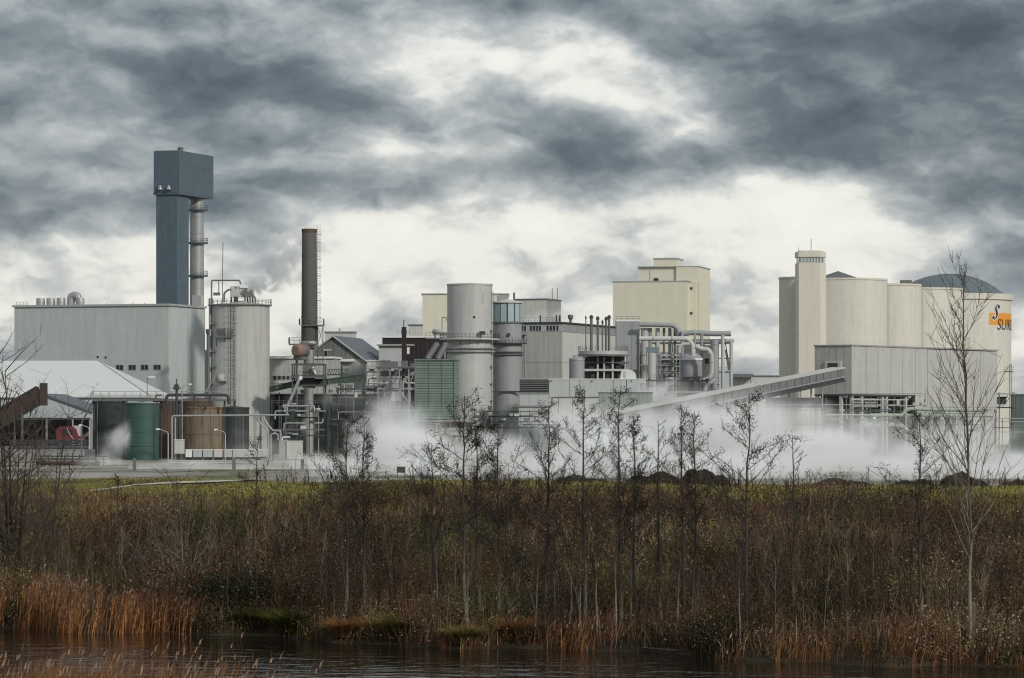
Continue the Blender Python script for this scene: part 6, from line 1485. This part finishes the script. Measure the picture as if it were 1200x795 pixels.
for k, (px, q, top, lb) in enumerate(((627, 1.5, 620, 'thin pale stem, first one right of the orange brown tussock'), (651, 3, 610, 'straight pale stem second from the orange brown tussock'), (668, 2.5, 590, 'pale stem with a sideways kink amid the thicket'), (700, 2, 600, 'pale leaning stem over the fallen branch thicket'), (722, 1.5, 585, 'bright pale stem at the centre of the thicket'), (741, 2.5, 592, 'grey pale stem beside the bright one'), (793, 2, 610, 'lone pale stem above the fallen branch'), (512, 4, 610, 'pale forked stem with a side limb left of the paired trunks'), (608, 5, 612, 'short pale stem right of the paired trunks'), (868, 1.2, 640, 'pale stem under the broad alder'), (375, 5, 640, 'faint grey stem behind the round moss tussock'), (681, 1.2, 628, 'thin grey stem leaning in the thicket'))):
    G(px, q, top, lb, kind='sapling', seed=40+k, lean=random.Random(k).uniform(-.06, .06), pale_to=.85, leafy=0, start=.5, name='pale_sapling', group='bare pale stems in the thicket')

def multi_stem(name, label, px, q, stems, mat_, seed, crown=None, cat='shrub', nb=16):
    rnd = random.Random(seed); y0 = 140.
    for _ in range(6): x0 = (px-600)/F*y0; y0 = water_line(x0)+q
    root = bpy.data.objects.new(name, None); COL.objects.link(root); root.location = (x0, y0, ground_z(x0, y0)-.05); tag(root, label, cat)
    tm = MB()
    for (dx, H, r) in stems:
        p = Vector((dx*.12, rnd.uniform(-.3, .3), 0)); d = Vector((dx*.5/H, rnd.uniform(-.15, .15), 1)).normalized(); pts = [p]; n = 8
        sm = MB()
        for k in range(n): d = (d+Vector((rnd.gauss(dx*.012, .03), rnd.gauss(0, .03), 0))).normalized(); pts.append(pts[-1]+d*H/n)
        sm.tube(pts, [r*(1-.85*k/n)+.006 for k in range(n+1)], 6); sm.build('stem', mat_, root)
        for b_ in range(nb):
            k = rnd.randint(2, n); bp = pts[k-1].lerp(pts[k], rnd.random()); az = rnd.uniform(0, 6.28); td = Vector((math.cos(az)*.9, math.sin(az)*.6, rnd.uniform(.3, 1.0))).normalized(); L = H*rnd.uniform(.10, .3)
            q_ = [bp, bp+td*L*.5, bp+td*L*.5+(td+Vector((rnd.gauss(0, .2), 0, .25))).normalized()*L*.5]
            tm.tube(q_, [r*.30+.005, r*.2+.004, .004], 4, False)
            for _ in range(4):
                c = q_[1].lerp(q_[2], rnd.random()); e = c+Vector((rnd.gauss(0, .4), rnd.gauss(0, .3), rnd.uniform(.1, .6)))*L*.45; tm.tube([c, e], [.007, .004], 3, False)
    tm.build('crown', crown or mat_, root); return root
multi_stem('hazel_shrub', 'pale many stemmed bare shrub above the dark brambles', 213, 7, [(-2.2, 4.2, .028), (-1.2, 4.6, .03), (-.3, 5.0, .036), (.1, 5.2, .038), (.8, 5.0, .034), (1.6, 4.6, .03), (2.6, 4.0, .025), (-3.0, 3.4, .022)], bark_pale, 5)
multi_stem('bare_willow', 'large dark bare bushy willow at the left edge', 14, 9, [(-1.2, 9.2, .06), (-.4, 10.2, .07), (.3, 9.6, .07), (.9, 8.4, .055), (1.6, 7.0, .05), (2.2, 6.0, .045), (-2.0, 8.5, .06), (.0, 7.0, .055), (1.1, 6.4, .045), (-.8, 6.0, .045), (2.8, 4.6, .035)], bark_dark, 9, bark_twig, cat='tree', nb=30)
multi_stem('twiggy_willow', 'small twiggy bare bush next to the large dark willow', 60, 12, [(-.8, 6.4, .04), (.1, 7.6, .045), (.7, 6.0, .04), (-1.6, 5.2, .035), (1.4, 4.8, .03)], bark_dark, 12, bark_twig, cat='shrub', nb=24)
t_ = T('fallen_branch', 'pale fallen branch lying in the water edge under the pale stems', 'branch', 790, 129, base=.12)
y_ = water_line((790-600)/F*129)-.3; t_.o.location = ((790-600)/F*y_, y_, .08)
t_.mb().tube([(-1.1, .3, .12), (-.4, .1, .06), (.5, -.1, .02), (1.3, -.15, .0)], [.02, .035, .04, .03], 6).build('limb', bark_pale)

# soil heaps on the crest behind the grass
def heap(px0, px1, top, d, label):
    for _ in range(8): d = water_line(((px0+px1)/2-600)/F*d)+101
    w_ = (px1-px0)*d/F; h = EYE-(top-HOR)/F*d; xc = ((px0+px1)/2-600)/F*d
    nx, ny = 36, 12; vs = []; rn = np.random.default_rng(int(px0))
    ph = rn.uniform(0, 6, 6); zb = ground_z(xc, d)-.35; hh = h-zb
    for j in range(ny+1):
        for i in range(nx+1):
            u, v = i/nx*2-1, j/ny*2-1; e = max(0, 1-u*u)*max(0, 1-v*v)
            zz = hh*e**.5*(.86+.14*math.sin(u*3+ph[0])+.08*math.sin(u*9+ph[1]+v*4)+.025*rn.normal())
            vs.append((u*w_/2, v*w_*.22+rn.normal()*.05, zz))
    fs = [(j*(nx+1)+i, j*(nx+1)+i+1, (j+1)*(nx+1)+i+1, (j+1)*(nx+1)+i) for j in range(ny) for i in range(nx)]
    me = bpy.data.meshes.new('soil_heap'); me.from_pydata(vs, [], fs); me.materials.append(earth); o = bpy.data.objects.new('soil_heap', me); link(o); o.location = (xc, d, zb); tag(o, label, 'soil heap', 'dark soil heaps on the bank crest')
heap(795, 858, 545.5, 246, 'highest dark soil heap, behind the pair of sparse alders')
heap(728, 800, 549.5, 250, 'dark soil heap left of the highest one')
heap(640, 730, 556, 252, 'long flat dark soil heap behind the full crowned alder')
heap(1040, 1100, 558.5, 250, 'low dark soil heap behind the small alder left of the poplar')
heap(1095, 1165, 553.5, 247, 'dark soil heap right behind the white poplar trunk')
heap(940, 1040, 560.5, 252, 'very low long soil heap right of the broad alder')
heap(1165, 1240, 559.5, 250, 'low dark soil heap running out at the right edge')

# path on the crest at the left
m = MB(); pts = PATH
vs = []
for px, py in pts:
    d = on_ground(px, py); x = (px-600)/F*d
    for e in (-1.5, 1.5): vs.append((x+.3*e, d+e*1.6, ground_z(x+.3*e, d+e*1.6)+.08))
m.v = vs; m.f = [[2*k, 2*k+2, 2*k+3, 2*k+1] for k in range(len(pts)-1)]
tag(m.build('gravel_path', mat('pale_gravel', (.42, .40, .35), .95, var=.25, scale=2.0, fine=.3)), kind='structure')

# distant tree line
for k, (px, d, w_, h, lb) in enumerate(((880, 1700, 46, 24, 'hazy far trees above the low pale hall'), (905, 1720, 30, 22, 'hazy far trees touching the left silo'), (1196, 1500, 26, 19, 'dark far trees at the right edge'), (-5, 1500, 40, 24, 'dim far trees at the left edge'), (455, 1700, 30, 22, 'far trees hidden behind the brown hall'))):
    if k == 4: continue
    x0 = (px-600)/F*d; N = 2600; s_ = d/F; ww = w_*s_
    cx = rng.uniform(-ww/2, ww/2, 9); ch = rng.uniform(.6, 1.0, 9)*h; idx = rng.integers(0, 9, N)
    v = rng.normal(size=(N, 3)); v /= np.linalg.norm(v, axis=1)[:, None]; v *= rng.random((N, 1))**.4
    C = np.stack([cx[idx]+v[:, 0]*3.2, v[:, 1]*3, ch[idx]*.66+v[:, 2]*ch[idx]*.34], 1)
    o = np_mesh('treeline', *join([leaves(C, rng.uniform(.5, 1.0, N), pal(N, [(.05, .05, .035), (.07, .06, .045)], [1, 1]))]), veg); o.location = (x0, d, GZ)
    tm = MB()
    for c_, hh in zip(cx, ch): tm.tube([(c_, 0, 0), (c_, 0, hh*.7)], [.3, .1], 6)
    tr = tm.build('trunks', bark_dark, o)

# ------------------------------------------------------------------ steam and smoke
def steam_mat(name, dens, sc=.09, soft=.9, col=(.99, .993, .995), thr=.0):
    m = bpy.data.materials.new(name); m.use_nodes = True; t = NT(m.node_tree)
    oc = t.n('ShaderNodeTexCoord').outputs['Object']; r_ = t.vmath('LENGTH', oc)
    geo = t.n('ShaderNodeNewGeometry').outputs['Position']
    n = t.noise(t.vmath('MULTIPLY', geo, (1., 1., .75)), sc, 6, .62, .9)
    f = t.math('ADD', t.math('MULTIPLY', t.math('SUBTRACT', .82, r_), 1.25), t.math('MULTIPLY', t.math('SUBTRACT', n, .5+thr), 4.6))
    f = t.math('MULTIPLY', f, soft, clamp=True); f = t.math('MULTIPLY', f, f)
    edge = t.math('MULTIPLY', t.math('SUBTRACT', 1.0, r_), 2.2, clamp=True)
    f = t.math('MULTIPLY', t.math('MULTIPLY', f, edge), dens)
    v = t.n('ShaderNodeVolumePrincipled'); v.inputs['Color'].default_value = (*col, 1); t.put(v.inputs['Density'], f); v.inputs['Anisotropy'].default_value = -.05
    o = t.n('ShaderNodeOutputMaterial'); t.t.links.new(v.outputs[0], o.inputs['Volume'])
    return m
st_thick = steam_mat('thick_steam', .34, .085, 1.0); st_mid = steam_mat('steam', .15, .11, 1.0); st_thin = steam_mat('thin_steam', .06, .14); st_smoke = steam_mat('smoke_puffs', .4, .2, 1.3)
_sph = MB().lathe(0, 0, [(max(.001, math.sin(math.pi*k/10)), -math.cos(math.pi*k/10)) for k in range(11)], 20)
def steam(name, px, py, d, rx, ry, depth, mm, label=None, parent=None):
    o = bpy.data.objects.new(name, _sph.mesh(name, mm)); link(o, parent)
    p = wpos(px, py, d); o.location = p if parent is None else p-parent.location
    o.scale = (rx*d/F, depth, ry*d/F)
    if parent is None: tag(o, label, 'steam', None, 'stuff')
    return o
for (px, py, d, rx, ry, dep, mm) in ((740, 551, 520, 120, 26, 22, st_thick), (900, 551, 520, 130, 28, 22, st_thick), (1060, 553, 510, 130, 24, 20, st_thick), (1190, 556, 520, 90, 18, 20, st_thick), (600, 554, 530, 110, 22, 20, st_mid), (400, 553, 540, 90, 16, 14, st_mid), (300, 549, 620, 110, 16, 14, st_thin), (860, 500, 700, 130, 60, 24, st_mid), (700, 505, 720, 110, 50, 22, st_mid), (1120, 520, 650, 110, 44, 20, st_mid), (640, 545, 600, 110, 34, 26, st_thick), (730, 532, 690, 110, 40, 28, st_thick), (835, 520, 735, 120, 54, 32, st_thick), (850, 545, 600, 130, 34, 24, st_thick), (960, 530, 700, 130, 44, 30, st_thick),
    (1010, 548, 600, 130, 30, 24, st_thick), (1095, 540, 690, 120, 36, 30, st_thick), (1190, 550, 620, 100, 26, 25, st_thick), (446, 530, 700, 70, 40, 18, st_mid), (470, 512, 740, 72, 64, 18, st_mid), (462, 528, 730, 64, 46, 20, st_thick), (452, 486, 770, 40, 40, 12, st_mid), (425, 505, 760, 44, 36, 12, st_thin), (505, 530, 720, 54, 34, 20, st_thick), (420, 548, 600, 60, 20, 16, st_mid), (500, 550, 560, 80, 22, 20, st_thick),
    (575, 535, 690, 90, 36, 26, st_mid), (680, 500, 800, 90, 24, 20, st_mid), (775, 468, 900, 60, 34, 16, st_mid), (790, 500, 800, 110, 36, 24, st_mid), (900, 490, 830, 110, 32, 20, st_mid), (1010, 500, 860, 110, 24, 14, st_mid), (1130, 515, 820, 80, 20, 14, st_thin),
    (126, 532, 735, 26, 30, 6, st_mid), (138, 508, 740, 26, 36, 7, st_mid), (118, 545, 690, 50, 16, 9, st_mid), (210, 549, 640, 110, 14, 12, st_mid), (310, 530, 745, 80, 34, 9, st_thin), (370, 545, 640, 90, 22, 12, st_mid), (290, 510, 790, 40, 40, 8, st_thin), (362, 478, 925, 9, 26, 4, st_mid), (362, 500, 925, 16, 24, 5, st_thin), (410, 470, 915, 50, 34, 10, st_thin),
    (650, 372, 1085, 42, 16, 9, st_mid), (625, 378, 1085, 30, 12, 8, st_mid)):
    steam('steam_cloud', px, py, d, rx, ry, dep, mm)
for (px, py, rx, ry, d) in ((352, 277, 26, 13, 985), (330, 286, 22, 16, 988), (344, 300, 22, 18, 990), (322, 312, 26, 16, 992), (338, 324, 34, 16, 995), (306, 334, 40, 14, 1000), (362, 281, 22, 12, 984)):
    steam('chimney_smoke', px, py, d, rx*1.1, ry*1.15, 5, st_smoke)

# TAIL
